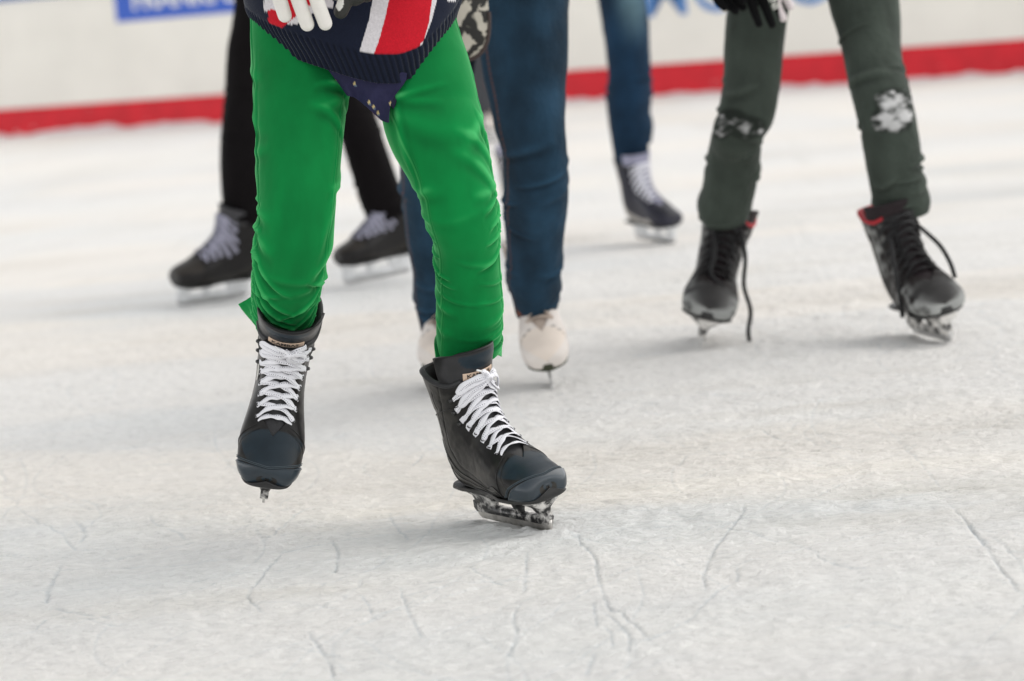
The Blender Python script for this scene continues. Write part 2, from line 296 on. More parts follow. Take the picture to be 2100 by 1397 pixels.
# snow pushed against the boards
n = 1500; us = np.linspace(L0, L0 + 48, n); cs = np.linspace(0, 1, 9); q = np.stack([us*2.2, us*0, us*0], -1)
hh = .012 + .045*ss(-.3, .7, fbm(q, 5, 4)) + .02*fbm(q*4, 15, 3)
U, C = np.meshgrid(us, cs, indexing='ij'); Hn = np.maximum(hh, .006)[:, None]
Yb = -.009 - C*(.16 + 1.6*Hn); Zb = Hn*(1 - C)**1.5*(1 + .35*fbm(np.stack([U*9, C*4, 0*U], -1), 8, 3)) - .006*(C > .98)
sb = mesh('snow_bank', np.stack([U, Yb, Zb], -1), grid(n, 9), mat('loose_snow', (.80, .80, .80), .7, var=.06, bump=.6, bscale=60, bdist=.01))
sb.location = BA; sb.rotation_euler = (0, 0, BANG); tag(sb, 'uneven ridge of scraped snow along the foot of the rink board', 'snow', kind='stuff')
# ------------------------------------------------------------------ skates
#      T(x,z)          B(x,z)         half width
BOOT = np.array([(.1480, .0215, .1480, .0185, .0008), (.146, .036, .147, .004, .030), (.135, .048, .133, .001, .044), (.116, .057, .112, .0, .0505), (.092, .067, .092, .0, .0525),
    (.068, .083, .066, .0, .0525), (.047, .097, .036, .0, .0495), (.030, .113, .000, .0, .046), (.017, .131, -.045, .0, .043), (.009, .150, -.100, .003, .0415),
    (.006, .168, -.127, .028, .0415), (.004, .188, -.132, .076, .0425), (.004, .206, -.132, .126, .045), (.004, .222, -.137, .178, .0485), (.004, .236, -.146, .226, .052), (.010, .254, -.155, .262, .055), (.013, .274, -.16, .285, .056)])
BS = np.arange(17)/14.0        # s=1 is the cuff, the last rows only guide the tongue
BOOT[1:, 4] *= 1.05
def bsec(s):
    r = crom(BS, BOOT, np.atleast_1d(s)); return r
def gapw(s): return .0225*np.sqrt(ss(.30, .42, s)) + .011*ss(.5, .95, s)
def S(s, phi, off=0.0):
    """boot surface: phi=0 sole/back, +-pi top/front; off grows it outward"""
    s = np.asarray(s, float); sh = s.shape; r = bsec(s.ravel()).reshape(sh + (5,)); T = r[..., 0:2]; B = r[..., 2:4]; wd = r[..., 4] + off
    C = (T + B)/2; e = T - B; a = np.linalg.norm(e, axis=-1); e = e/a[..., None]; a = a/2 + off
    c = np.cos(phi); sn = np.sin(phi); foot = 1 - ss(.55, .72, s); low = ss(-.2, .4, c)
    p = 1 - foot*low*.45 - .12*(1 - foot); q = 1 - foot*low*.35 - .10*(1 - foot)
    ec = np.sign(c)*np.abs(c)**q; la = np.sign(sn)*np.abs(sn)**p
    ank = 1 - .10*np.exp(-((s - .62)/.1)**2)*np.exp(-((c - .45)/.5)**2)
    X = C[..., 0] - a*e[..., 0]*ec; Z = C[..., 1] - a*e[..., 1]*ec
    return np.stack([X, wd*la*ank, Z], -1)
def top(s, y, lift):
    """point over the instep at lateral y; lift away from the leg"""
    s = np.asarray(s, float); y = np.asarray(y, float); r = bsec(s.ravel()).reshape(s.shape + (5,)); wd = r[..., 4]
    p = 1 - .12*ss(.55, .72, s); sn = np.clip(np.abs(y)/wd, 0, .985)**(1/p); phi = math.pi - np.arcsin(sn)
    q = S(s, np.sign(y + 1e-9)*phi, 0.0); e = r[..., 0:2] - r[..., 2:4]; e = e/np.linalg.norm(e, axis=-1)[..., None]
    q[..., 0] += e[..., 0]*lift; q[..., 2] += e[..., 1]*lift; return q
def ribbon(pts, wdt=.0095, th=.0018, n=8, per=14, tw=0.0):
    """lace ribbon through (s, y, lift) points"""
    pts = np.array(pts, float); k = np.arange(len(pts)); t = np.linspace(0, len(pts) - 1, per*(len(pts) - 1) + 1); c = crom(k, pts, t)
    p = top(c[:, 0], c[:, 1], c[:, 2]); up = top(c[:, 0], c[:, 1], c[:, 2] + .01) - p; up = unit(up + np.stack([0*t, np.clip(c[:, 1], -.03, .03)*12*.02, 0*t], -1))
    T = unit(np.gradient(p, axis=0)); B = unit(np.cross(T, up)); N = np.cross(B, T); wv = 1 + .14*np.sin(t*5.1 + pts[0, 0]*40); ph = .18*np.sin(t*2.3 + pts[0, 0]*77) + tw
    B2 = B*np.cos(ph)[:, None] + N*np.sin(ph)[:, None]; N2 = np.cross(B2, T)
    th_ = np.arange(n)*2*math.pi/n; cx = np.cos(th_)*wdt/2; cz = np.sin(th_)*th/2*1.3
    V = p[:, None] + B2[:, None]*cx[None, :, None]*wv[:, None, None] + N2[:, None]*cz[None, :, None]
    L = np.concatenate([[0], np.cumsum(np.linalg.norm(np.diff(p, axis=0), axis=1))]); uv = np.stack(np.broadcast_arrays(L[:, None], ((np.cos(th_) + 1)/2)[None]), -1)
    return V.reshape(-1, 3), grid(len(t), n, True).tolist() + [list(range(n))[::-1], [(len(t)-1)*n + q for q in range(n)]], uv.reshape(-1, 2)
def rib_obj(name, ribs, m, parent):
    V, F = merge([(a, b) for a, b, c in ribs]); return mesh(name, V, F, m, parent, uv=np.concatenate([c for a, b, c in ribs]))
def loft_rects(levels, nseg=24, p=.6):
    """levels: (cx, z, half length, half width); closed loft"""
    th = np.arange(nseg)*2*math.pi/nseg; c = np.cos(th); s = np.sin(th); V = []
    for cx, z, hl, hw in levels: V.append(np.stack([cx + hl*np.sign(c)*np.abs(c)**p, hw*np.sign(s)*np.abs(s)**p, 0*c + z], -1))
    return np.array(V).reshape(-1, 3), grid(len(levels), nseg, True).tolist() + [list(range(nseg))[::-1], [(len(levels)-1)*nseg + k for k in range(nseg)]]
def prism(poly, hw):
    n = len(poly); V = [(x, -hw, z) for x, z in poly] + [(x, hw, z) for x, z in poly]
    return np.array(V), [list(range(n))[::-1], [n + k for k in range(n)]] + [[k, (k+1) % n, n + (k+1) % n, n + k] for k in range(n)]
def seamline(s, c, poly, wd):
    """groove weight of points (s, c=cos-like height 0..1) near a polyline on the boot side"""
    best = np.full(s.shape, 9.); P_ = np.array(poly)
    t = np.linspace(0, len(P_)-1, 12*(len(P_)-1)+1); L = crom(np.arange(len(P_)), P_, t)
    for a, b in zip(L[:-1], L[1:]):
        u = b - a; k = np.clip(((s - a[0])*u[0] + (c - a[1])*u[1])/(u@u + 1e-9), 0, 1); d = np.hypot((s - a[0] - k*u[0]), (c - a[1] - k*u[1])); best = np.minimum(best, d)
    return np.exp(-(best/wd)**2)
def ice_skate(person, base, pose, sc, st, hero=False, figure=False, lab=None):
    """boot mesh (part) with sub-parts, posed by yaw/pitch/roll/position"""
    y, p, r, *t = pose; M = Matrix.Identity(4); R3 = rot3(y, p, r)*sc
    for i in range(3):
        for j in range(3): M[i][j] = R3[i, j]*(st.get('yw', 1) if j == 1 else 1)
        M[i][3] = t[i] - base[i]
    ns, nf = (230, 190) if hero else (80, 72); smx = st.get('smax', 1.0)
    s = np.linspace(0, smx, ns); tt = np.linspace(-1, 1, nf)
    ga = np.arcsin(np.clip(gapw(s)/bsec(s)[:, 4], 0, .9)); SS, TT = np.meshgrid(s, tt, indexing='ij'); PHI = TT*(math.pi - ga[:, None]); SS0 = SS; SS = SS*(1 - .085*ss(.35, .9, np.abs(TT))*ss(.55, 1, SS))
    V = S(SS, PHI); Nn = unit(V - S(SS, PHI, -.004)); hgt = (1 - np.cos(PHI))/2; ah = np.abs(PHI)/math.pi
    d = np.zeros_like(SS); grv = np.zeros_like(SS)
    lines = [[(.16, .30), (.22, .42), (.30, .62), (.335, .86)], [(.97, .55), (.80, .45), (.66, .42), (.52, .40), (.44, .36), (.38, .37), (.33, .33), (.30, .22)],
             [(.93, .42), (.80, .36), (.66, .33), (.52, .31), (.43, .27), (.38, .28), (.34, .22)], [(.14, .16), (.3, .14), (.5, .155), (.62, .19), (.72, .20), (.80, .12)]]
    if hero or figure:
        for k, l in enumerate(lines): g = seamline(SS, ah, l, .0045 if k in (1, 2) else .0042); d -= .0014*g; grv = np.maximum(grv, g)
    fac = ss(.0, .03, SS - .34)*np.exp(-((1 - np.abs(TT))/.10)**4); d += .0012*fac                     # facing strip beside the lacing
    d += .0012*ss(.86, .90, SS)*(ah < .93) - .0010*np.exp(-((SS - .87)/.008)**2)
    if hero: d += .0009*fbm(V*55, 5, 3)*ss(.3, .6, SS) + .0014*np.exp(-((hgt - .45)/.25)**2)*fbm(V*np.array([30, 30, 60]), 8, 2)*ss(.5, .7, SS)*(1 - ss(.9, 1, SS))
    V = V + Nn*d[..., None]
    dark, lite, cap = np.array(st['body']), np.array(st['panel']), np.array(st['toe'])
    lim = np.interp(SS, [0, .32, .33, .37, .42, .45, .52, .62, .72, .80, .82], [0, .2, .36, .42, .40, .34, .35, .36, .32, .20, 0]); pan = ss(.012, -.012, ah - lim)
    c = dark*(1 - pan[..., None]) + lite*pan[..., None]
    toeband = (1 - ss(.325, .33, SS))*ss(.70, .715, ah + (SS - .2)*.9)
    c = c*(1 - toeband[..., None]) + cap*toeband[..., None]
    c = c*(1 - .75*grv[..., None])
    if st.get('scuff'): k = ss(-.1, .45, fbm(V*48, 31, 5) + .35*(1 - ss(.1, .4, SS)))*(1 - ss(.6, 1.0, hgt))*.85; c = c*(1 - k[..., None]) + np.array(st['scuff'])*k[..., None]
    boot = mesh('ice_skate', V, outw(V, grid(ns, nf), Nn), st['leather'], person, col=c.reshape(-1, 3), mw=M, solid=.0035, weld=True)
    if lab: boot['label'] = lab
    if hero:
        for nm_, w_, o_, pth in (('piping', .0013, .0012, [(.81, .015), (.75, .13), (.67, .185), (.56, .20), (.46, .195), (.38, .18), (.31, .17), (.26, .19)]),
                                 ('seam', .0007, .0008, [(.82, .03), (.80, .20), (.72, .32), (.62, .36), (.52, .35), (.45, .34), (.42, .40), (.37, .42), (.33, .36), (.315, .2)]),
                                 ('seam', .0006, .0007, [(.79, .04), (.77, .17), (.70, .27), (.61, .30), (.52, .29), (.44, .275), (.40, .32), (.37, .335), (.345, .28), (.34, .18)]),
                                 ('seam', .0008, .0010, [(.87, .0), (.865, .25), (.85, .5), (.82, .72)]), ('seam', .0007, .0008, [(.33, .17), (.325, .35), (.33, .55), (.345, .75), (.36, .86)])):
            for sg in (1, -1):
                q_ = crom(np.arange(len(pth)), np.array(pth), np.linspace(0, len(pth) - 1, 90)); mesh(nm_, *tube(S(q_[:, 0]*(1 - .085*ss(.35, .9, q_[:, 1])*ss(.55, 1, q_[:, 0])), sg*math.pi*q_[:, 1], o_ - .0002), w_, 6), mat('piping_black', (.004, .004, .004), .5, bump=0), boot)
        A, B = np.meshgrid(np.linspace(0, 1, 40), np.linspace(-1, 1, 60), indexing='ij'); sb_ = A*(.30 - .12*(1 - np.abs(B))**2); pb = B*math.pi*(.235 + .05*np.sin(A*math.pi))*(1 - .55*A**3)
        Vb = S(sb_, pb, .0); mesh('toe_bumper', Vb, outw(Vb, grid(40, 60), S(sb_, pb, .004) - Vb), mat('bumper_black', (.016, .016, .016), .5, var=.2, snow=(30, .64)), boot, weld=True, solid=.0058, offset=1)
    # padded collar round the cuff
    ph = np.linspace(-(math.pi - ga[-1]), math.pi - ga[-1], 60); pc = S(smx - .085*smx*ss(.35, .9, np.abs(ph)/(math.pi - ga[-1])), ph, -.002); a = st.get('collar', (.02, .02, .022))
    mesh('collar', *tube(pc, .0052, 10), mat('collar_%s' % st['n'], a, .6, bump=.3), boot)
    mesh('lining', S(np.linspace(.62, smx, 16)[:, None]*(1 - .085*ss(.35, .9, np.abs(ph)/(math.pi - ga[-1]))*ss(.62, 1, np.linspace(.62, 1, 16))[:, None]), np.tile(ph, (16, 1)), -.009), grid(16, 60), mat('lining_%s' % st['n'], st.get('lining', (.015, .015, .017)), .9), boot, solid=.004, offset=-1)
    if hero:   # raised moulded toe cap wrapped over the front, with a rolled rim
        n1, n2 = 60, 91; A, B = np.meshgrid(np.linspace(0, 1, n1), np.linspace(-1, 1, n2), indexing='ij')
        edge = .095 + .25*np.abs(B)**1.4; sA = .0 + A*edge; off = .0030*ss(1.0, .93, A) + .0007*np.exp(-((A - .93)/.03)**2)
        ph2 = math.pi - (1 - 0)*math.pi*(1 - .20)*0 - 0; PH2 = np.sign(B)*math.pi*(1 - .84*np.abs(B)); PH2 = np.where(B >= 0, math.pi*(1 - .84*B), -math.pi*(1 + .84*B))
        Vc = S(sA, PH2, 0.0); Nc = unit(S(sA, PH2, .004) - Vc); m_ = (np.abs(B) > .93); off = off*ss(1.0, .93, np.abs(B)); mesh('toe_cap', Vc + Nc*off[..., None], outw(Vc, grid(n1, n2), Nc), st['cap'], boot, weld=True)
        for off_ in (.106, .117):   # double stitching round the cap
            B1 = np.linspace(-.8, .8, 60); sp = off_ + .25*np.abs(B1)**1.4; PB = np.where(B1 >= 0, math.pi*(1 - .84*B1), -math.pi*(1 + .84*B1)); Vl = S(sp, PB, .0012)
            mesh('stitching', *tube(Vl, .0008, 5), mat('thread_slate', (.05, .07, .085), .6), boot)
    # tongue
    n1, n2 = (70, 40) if hero else (30, 20); sv_ = np.linspace(.30, st.get('tmax', 1.125), n1); yy = np.linspace(-1, 1, n2); A, B = np.meshgrid(sv_, yy, indexing='ij')
    tip = 1 - .40*ss(1.07, 1.125, A)**3; wt = (gapw(A) + .009 + .017*ss(.86, 1.0, A))*tip
    lift = -.0035 + .011*ss(.86, 1.10, A) - .002*np.abs(B)**3
    Vt = top(A, B*wt, lift); tcol = np.zeros(A.shape + (3,)); tcol[:] = st['tongue']
    if hero:
        ins = ss(.985, .992, A - .0)*(np.abs(B) < .62)*(A < 1.045 - .0*np.abs(B)); e1 = (A > .985 + .03*(1 - 0) * (np.abs(B)/.62)**3 * .9)
        ins = ((A > .975 + .09*(np.abs(B)/.62)**2.5) & (A < 1.095) & (np.abs(B) < .62)).astype(float)
        tcol = tcol*(1 - ins[..., None]) + np.array(st['toe'])*1.15*ins[..., None]
        bd = ss(1.100, 1.104, A); bd = np.maximum(bd, ss(.86, .90, np.abs(B))*ss(.85, .9, A)); tcol = tcol*(1 - .65*bd[..., None]); Vt = Vt + (top(A, B*wt, lift + .01) - Vt)*(.12*bd[..., None] - .05*ins[..., None])
    tg = mesh('tongue', Vt, outw(Vt, grid(n1, n2), np.array([.7, 0, .7])), st['leather'], boot, col=tcol.reshape(-1, 3), solid=.006 if not figure else .004, offset=-1)
    if hero:
        # cloth label with lettering, bent over the tongue
        yl = np.linspace(-.030, .030, 24); sl = np.linspace(0, 1, 8); A, B = np.meshgrid(sl, yl, indexing='ij')
        s0 = lambda y_: .895 + .018*(np.abs(y_)/.030)**2; hl = .052
        lp = lambda v, y_, o: top(s0(y_) + v*hl, y_, .011*ss(.86, 1.10, s0(y_) + v*hl) + o)
        mesh('tongue_label', lp(A, B, -.0026), grid(8, 24), mat('label_cloth', (.66, .50, .38), .8), boot, solid=.0008, offset=0)
        lettering('label_lettering', 'KAMBAS', .0125, mat('label_ink', (.02, .018, .02), .7), boot, Matrix.Identity(4),
                  warp=lambda v: lp(.16 + v[:, 1]/.0125*.85, (v[:, 0]/.0125 - 2.02)*.0122, -.0016 + v[:, 2]*.3), extr=.0001, bold=.0002)
    # laces
    rows = [.40, .465, .53, .595, .66, .725, .79, .85] if hero else [r_*st.get('smax', 1)*.9/.89 for r_ in (.41, .48, .55, .62, .69, .76, .83, .89)]
    rng = np.random.RandomState(int(abs(y)*7) % 97); ribs = []; wl = .0112 if hero else .0095
    for k in range(len(rows) - 1):
        a, b = rows[k], rows[k+1]; ga_, gb_ = [gapw(x_) + .0075 + st.get('lw', 0)*(1 - ss(.6, .78, x_)) for x_ in (a, b)]
        for sgn in (1, -1):
            lf = .0062 + (.0016 if (k % 2 == 0) == (sgn > 0) else 0); j = rng.uniform(-.006, .006, 4); x = .45*(b - a)
            ribs.append(ribbon([(a + j[0]*.5, -sgn*(ga_ + .0035), .0006), (a + j[0]*.5, -sgn*(ga_ - .002), .0024), (a + x*.6 + j[1], -sgn*ga_*.5, lf), ((a + b)/2 + j[2], 0, lf + .0006), (b - x*.6, sgn*gb_*.5, lf - .001), (b + j[3]*.5, sgn*(gb_ - .002), .0022), (b + j[3]*.5, sgn*(gb_ + .0035), .0006)], wl))
    a = rows[0]; g_ = gapw(a) + .007; ribs.append(ribbon([(a - .018, -g_, -.001), (a - .016, -g_*.5, .004), (a - .018, 0, .005), (a - .016, g_*.5, .004), (a - .018, g_, -.001)], wl))
    rib_obj('lace', ribs, st['lace'], boot)
    b = rows[-1]; bw = []
    bl = 1 if st.get('bow', 1) else 0
    if bl:
        K = (b - .005, .008)
        for e_ in ([(K[0], K[1], .014), (b + .025, -.010, .017), (b + .030, -.030, .011), (b + .012, -.0395, .007), (b - .004, -.030, .011), (b - .004, -.008, .016), (K[0], K[1], .017)],
                   [(K[0], K[1], .012), (b - .035, -.008, .014), (b - .045, -.030, .010), (b - .060, -.038, .006), (b - .070, -.030, .009), (b - .045, -.006, .014), (K[0], K[1], .015)],
                   [(K[0], K[1], .014), (b + .012, .020, .020), (b - .015, .033, .019), (b - .055, .034, .013), (b - .070, .024, .013), (b - .045, .014, .017), (K[0], K[1], .018)],
                   [(K[0], K[1], .013), (b + .045, .022, .014), (b + .062, .034, .008)], [(K[0], K[1], .012), (b - .06, .010, .013), (b - .09, .024, .010)]): bw.append(ribbon(e_, wl))
        bw.append(ribbon([(b + .018, .001, .012), (b + .008, .004, .021), (b - .008, .010, .022), (b - .022, .014, .013)], wl*1.15, .004))
        bw.append(ribbon([(b - .012, .000, .013), (b - .008, .006, .023), (b, .013, .022), (b + .004, .018, .013)], wl*.9, .003))
        bw.append(ribbon([(b, .006, .018), (b + .02, .003, .023), (b + .05, -.003, .024), (b + .075, -.009, .024)], wl*.8, .0032))
        rib_obj('bow', bw, st['lace'], boot)
        if hero: c0 = top(np.array([b + .07, b + .125]), np.array([-.008, -.018]), np.array([.024, .024])); mesh('aglet', *tube(np.linspace(c0[0], c0[1], 6), .0017, 10), mat('aglet', (.8, .8, .8), .3, bump=0), boot)
    elif st.get('tails'):
        for e_ in st['tails']: V_, F_ = tube(crom(np.arange(len(e_)), np.array(e_), np.linspace(0, len(e_) - 1, 40)), .0045, 8); mesh('loose_lace', V_, F_, st['lace'], boot)
    if hero:   # eyelets below, speed hooks above
        for k, q in enumerate(rows[:5]):
            for sgn in (1, -1):
                a_ = top(np.array([q - .004]), np.array([sgn*(gapw(q) + .0085)]), np.array([.0012]))[0]; up = unit(top(np.array([q]), np.array([sgn*(gapw(q) + .0085)]), np.array([.02]))[0] - a_)
                n0 = unit(np.cross(up, [0, 1, 0])); n1_ = np.cross(up, n0); th = np.linspace(0, 2*math.pi, 13); mesh('eyelet', *tube([a_ + .0034*(n0*math.cos(x) + n1_*math.sin(x)) for x in th], .0011, 6), mat('eyelet_metal', (.08, .08, .08), .35, metal=.8, bump=0), boot)
        for q in (.725, .79, .85):
            for sgn in (1, -1):
                a_ = top(np.array([q]), np.array([sgn*(gapw(q) + .012)]), np.array([-.001]))[0]; up = unit(np.array([.4, sgn*.9, .5]))
                mesh('lace_hook', *merge([tube([a_, a_ + up*.004], [.0045, .0038], 10), tube([a_ + up*.004, a_ + up*.006], [.0026, .003], 8)]), mat('eyelet_metal'), boot)
        c1 = bsec(np.array([.97]))[0]   # heel pull loop
        th = np.linspace(0, 1, 20); xs = c1[2] + .002 - .026*np.sin(th*math.pi)*(1.1 - .2*th); zs = c1[3] - .002 - .062*th
        mesh('pull_loop', *tube(np.stack([xs, 0*xs, zs], -1), .0085, 10, flat=.22, upv=np.array([0, 1., 0])), mat('webbing', (.02, .02, .022), .8, bump=.5), boot)
        if st.get('badge'):
            A, B = np.meshgrid(np.linspace(-1, 1, 14), np.linspace(-1, 1, 10), indexing='ij'); sb_ = .665 + .055*A; pb = st['badge']*(2.05 + .075*B*np.sqrt(np.clip(1 - A**2, 0, 1)))
            mesh('side_badge', S(sb_, pb, .0014), grid(14, 10), mat('badge_silver', (.42, .42, .38), .35, var=.5, vscale=700, bump=.4, bscale=600), boot)
    # sole
    xs = np.array([-.134, -.128, -.115, -.09, -.06, -.03, 0, .03, .06, .09, .115, .133, .143, .149]); ws = np.array([.008, .022, .031, .035, .034, .031, .033, .041, .049, .049, .043, .032, .020, .006])
    fx = np.linspace(0, 1, 60); X_ = -.134 + .283*fx; Wd = np.interp(X_, xs, ws); zt = .0045 + .010*ss(.12, .149, X_); out = np.concatenate([np.stack([X_, Wd], -1), np.stack([X_, -Wd], -1)[::-1]]); zo = np.concatenate([zt, zt[::-1]]); no_ = len(out)
    hz = -.003 if not figure else -.006
    lv = [np.column_stack([out*[1, 1.0], zo]), np.column_stack([out*[1.012, 1.03], zo - .003]), np.column_stack([out*[1.01, 1.02], zo*.3 + hz]), np.column_stack([out*[.985, .9], zo*.3 + hz - .003])]
    Vs = np.concatenate(lv); Fs = grid(4, no_, True).tolist() + [[k, k+1, no_-2-k, no_-1-k] for k in range(0, 59)] + [[3*no_ + no_-1-k, 3*no_ + no_-2-k, 3*no_ + k+1, 3*no_ + k] for k in range(0, 59)]
    mesh('outsole', Vs, Fs, st['sole'], boot)
    if figure:
        mesh('heel', *loft_rects([(-.085, -.004, .045, .032), (-.088, -.02, .042, .030), (-.09, -.034, .040, .029)]), st['sole'], boot)
        zb = -.078
        mesh('sole_plate', *loft_rects([(.075, -.007, .045, .026), (.075, -.011, .042, .022), (.075, -.016, .018, .006), (.075, -.055, .014, .003)]), st['steel'], boot)
        mesh('heel_plate', *loft_rects([(-.088, -.033, .035, .02), (-.088, -.038, .03, .012), (-.088, -.056, .02, .003)]), st['steel'], boot)
        mesh('blade', *prism([(-.14, -.058), (.13, -.052), (.145, -.040), (.150, -.050), (.146, -.055), (.150, -.061), (.144, -.065), (.141, -.072), (.10, zb), (-.10, zb), (-.14, zb + .003)], .002), st['steel'], boot)
    else:
        tw_ = .005
        parts = [loft_rects([(-.062, -.0045, .052, .028), (-.062, -.009, .050, .024), (-.064, -.020, .038, .012), (-.064, -.034, .032, .0085), (-.064, -.046, .032, .007)]),
                 loft_rects([(.105, -.0045, .035, .034), (.106, -.010, .034, .028), (.112, -.022, .020, .012), (.118, -.036, .014, .0075), (.119, -.047, .013, .006)]),
                 loft_rects([(.040, -.0045, .026, .034), (.040, -.010, .024, .026), (.040, -.022, .011, .012), (.040, -.036, .009, .0075), (.040, -.046, .010, .006)]),
                 prism([(-.100, -.032), (-.090, -.036), (-.03, -.038), (.06, -.041), (.118, -.036), (.133, -.030), (.136, -.040), (.130, -.052), (-.094, -.053), (-.101, -.046)], .0070)]
        mesh('blade_holder', *merge(parts), st['holder'], boot)
        th = np.linspace(0, 1, 14)
        pl = [(-.099, -.046)] + [(-.099 + .018*(1 - math.cos(a*math.pi/2)) - .002, -.050 - .017*math.sin(a*math.pi/2)) for a in th] + [(0, -.0685)] + [(.118 + .017*math.sin(a*math.pi/2), -.050 - .0178*math.cos(a*math.pi/2)) for a in th] + [(.135, -.044)]
        mesh('blade', *prism(pl, .0021), st['steel'], boot)
    return boot
LEA = lambda n, **k: mat('leather_' + n, attr=True, **{**dict(rough=.33, var=.2, vscale=22, bump=.3, bscale=500, bdist=.0005, spec=.24), **k})
STEEL = mat('blade_steel', (.55, .53, .50), .38, metal=.85, var=.2, vscale=60, bump=.15, bscale=300, snow=(30, .42, .3))
WLACE = lace_mat('white_lace', (.80, .80, .84), (.02, .02, .06))
HK = dict(n='kid', yw=1.07, scuff=(.035, .033, .029), body=(.011, .0102, .0098), panel=(.036, .034, .029), toe=(.014, .024, .033), tongue=(.034, .034, .036), leather=LEA('kid'), cap=mat('toe_plastic', (.014, .026, .037), .28, var=.18, vscale=25, bump=.05, bscale=80, coat=.35),
          lace=WLACE, sole=mat('sole_black', (.030, .029, .028), .5, var=.2, snow=(60, .70)), holder=mat('holder_black', (.016, .016, .017), .45, snow=(48, .47, .16), b2=(60, .6, .004), bscale=200), steel=STEEL)
GL = lace_mat('grey_lace', (.33, .33, .42), (.2, .2, .25)); BLK = mat('black_lace', (.012, .012, .013), .8)
HB = dict(n='dark', lw=.010, smax=.92, tmax=.945, body=(.011, .010, .010), panel=(.020, .018, .016), toe=(.030, .026, .022), tongue=(.05, .05, .055), leather=LEA('dark', rough=.35), cap=None, lace=GL, sole=mat('sole_dark', (.02, .02, .02), .5), holder=mat('holder_white', (.72, .73, .74), .4), steel=mat('plain_steel', (.6, .6, .6), .3, metal=.7), bow=0)
HD = dict(HB, n='navy', lw=.002, smax=1.0, tmax=1.05, body=(.022, .022, .034), panel=(.42, .40, .37), toe=(.02, .02, .028), tongue=(.30, .30, .40), leather=LEA('two_tone'), lace=lace_mat('white_lace_plain', (.78, .78, .84), (.5, .5, .6)), bow=0)
HE = dict(HB, n='redline', lw=.003, smax=1.0, tmax=1.03, body=(.012, .009, .009), panel=(.032, .031, .030), toe=(.035, .034, .034), tongue=(.022, .016, .018), leather=LEA('scuffed', rough=.6, spec=.2), lace=BLK, sole=mat('sole_dark'), holder=mat('holder_snowy', (.03, .03, .03), .5, snow=(36, .42, .12)), collar=(.42, .01, .02), lining=(.40, .012, .02), scuff=(.34, .35, .34), bow=0, yw=1.14)
HC = dict(n='white', lw=0, smax=.97, tmax=1.0, body=(.68, .63, .59), panel=(.68, .63, .59), toe=(.70, .62, .55), tongue=(.42, .35, .30), leather=LEA('white', rough=.45, var=.06), cap=None, lace=lace_mat('cream_lace', (.50, .41, .34), (.4, .3, .25)), sole=mat('sole_brown', (.03, .035, .015), .5), holder=None, steel=mat('plain_steel'), collar=(.6, .55, .5), lining=(.55, .5, .45), bow=0)
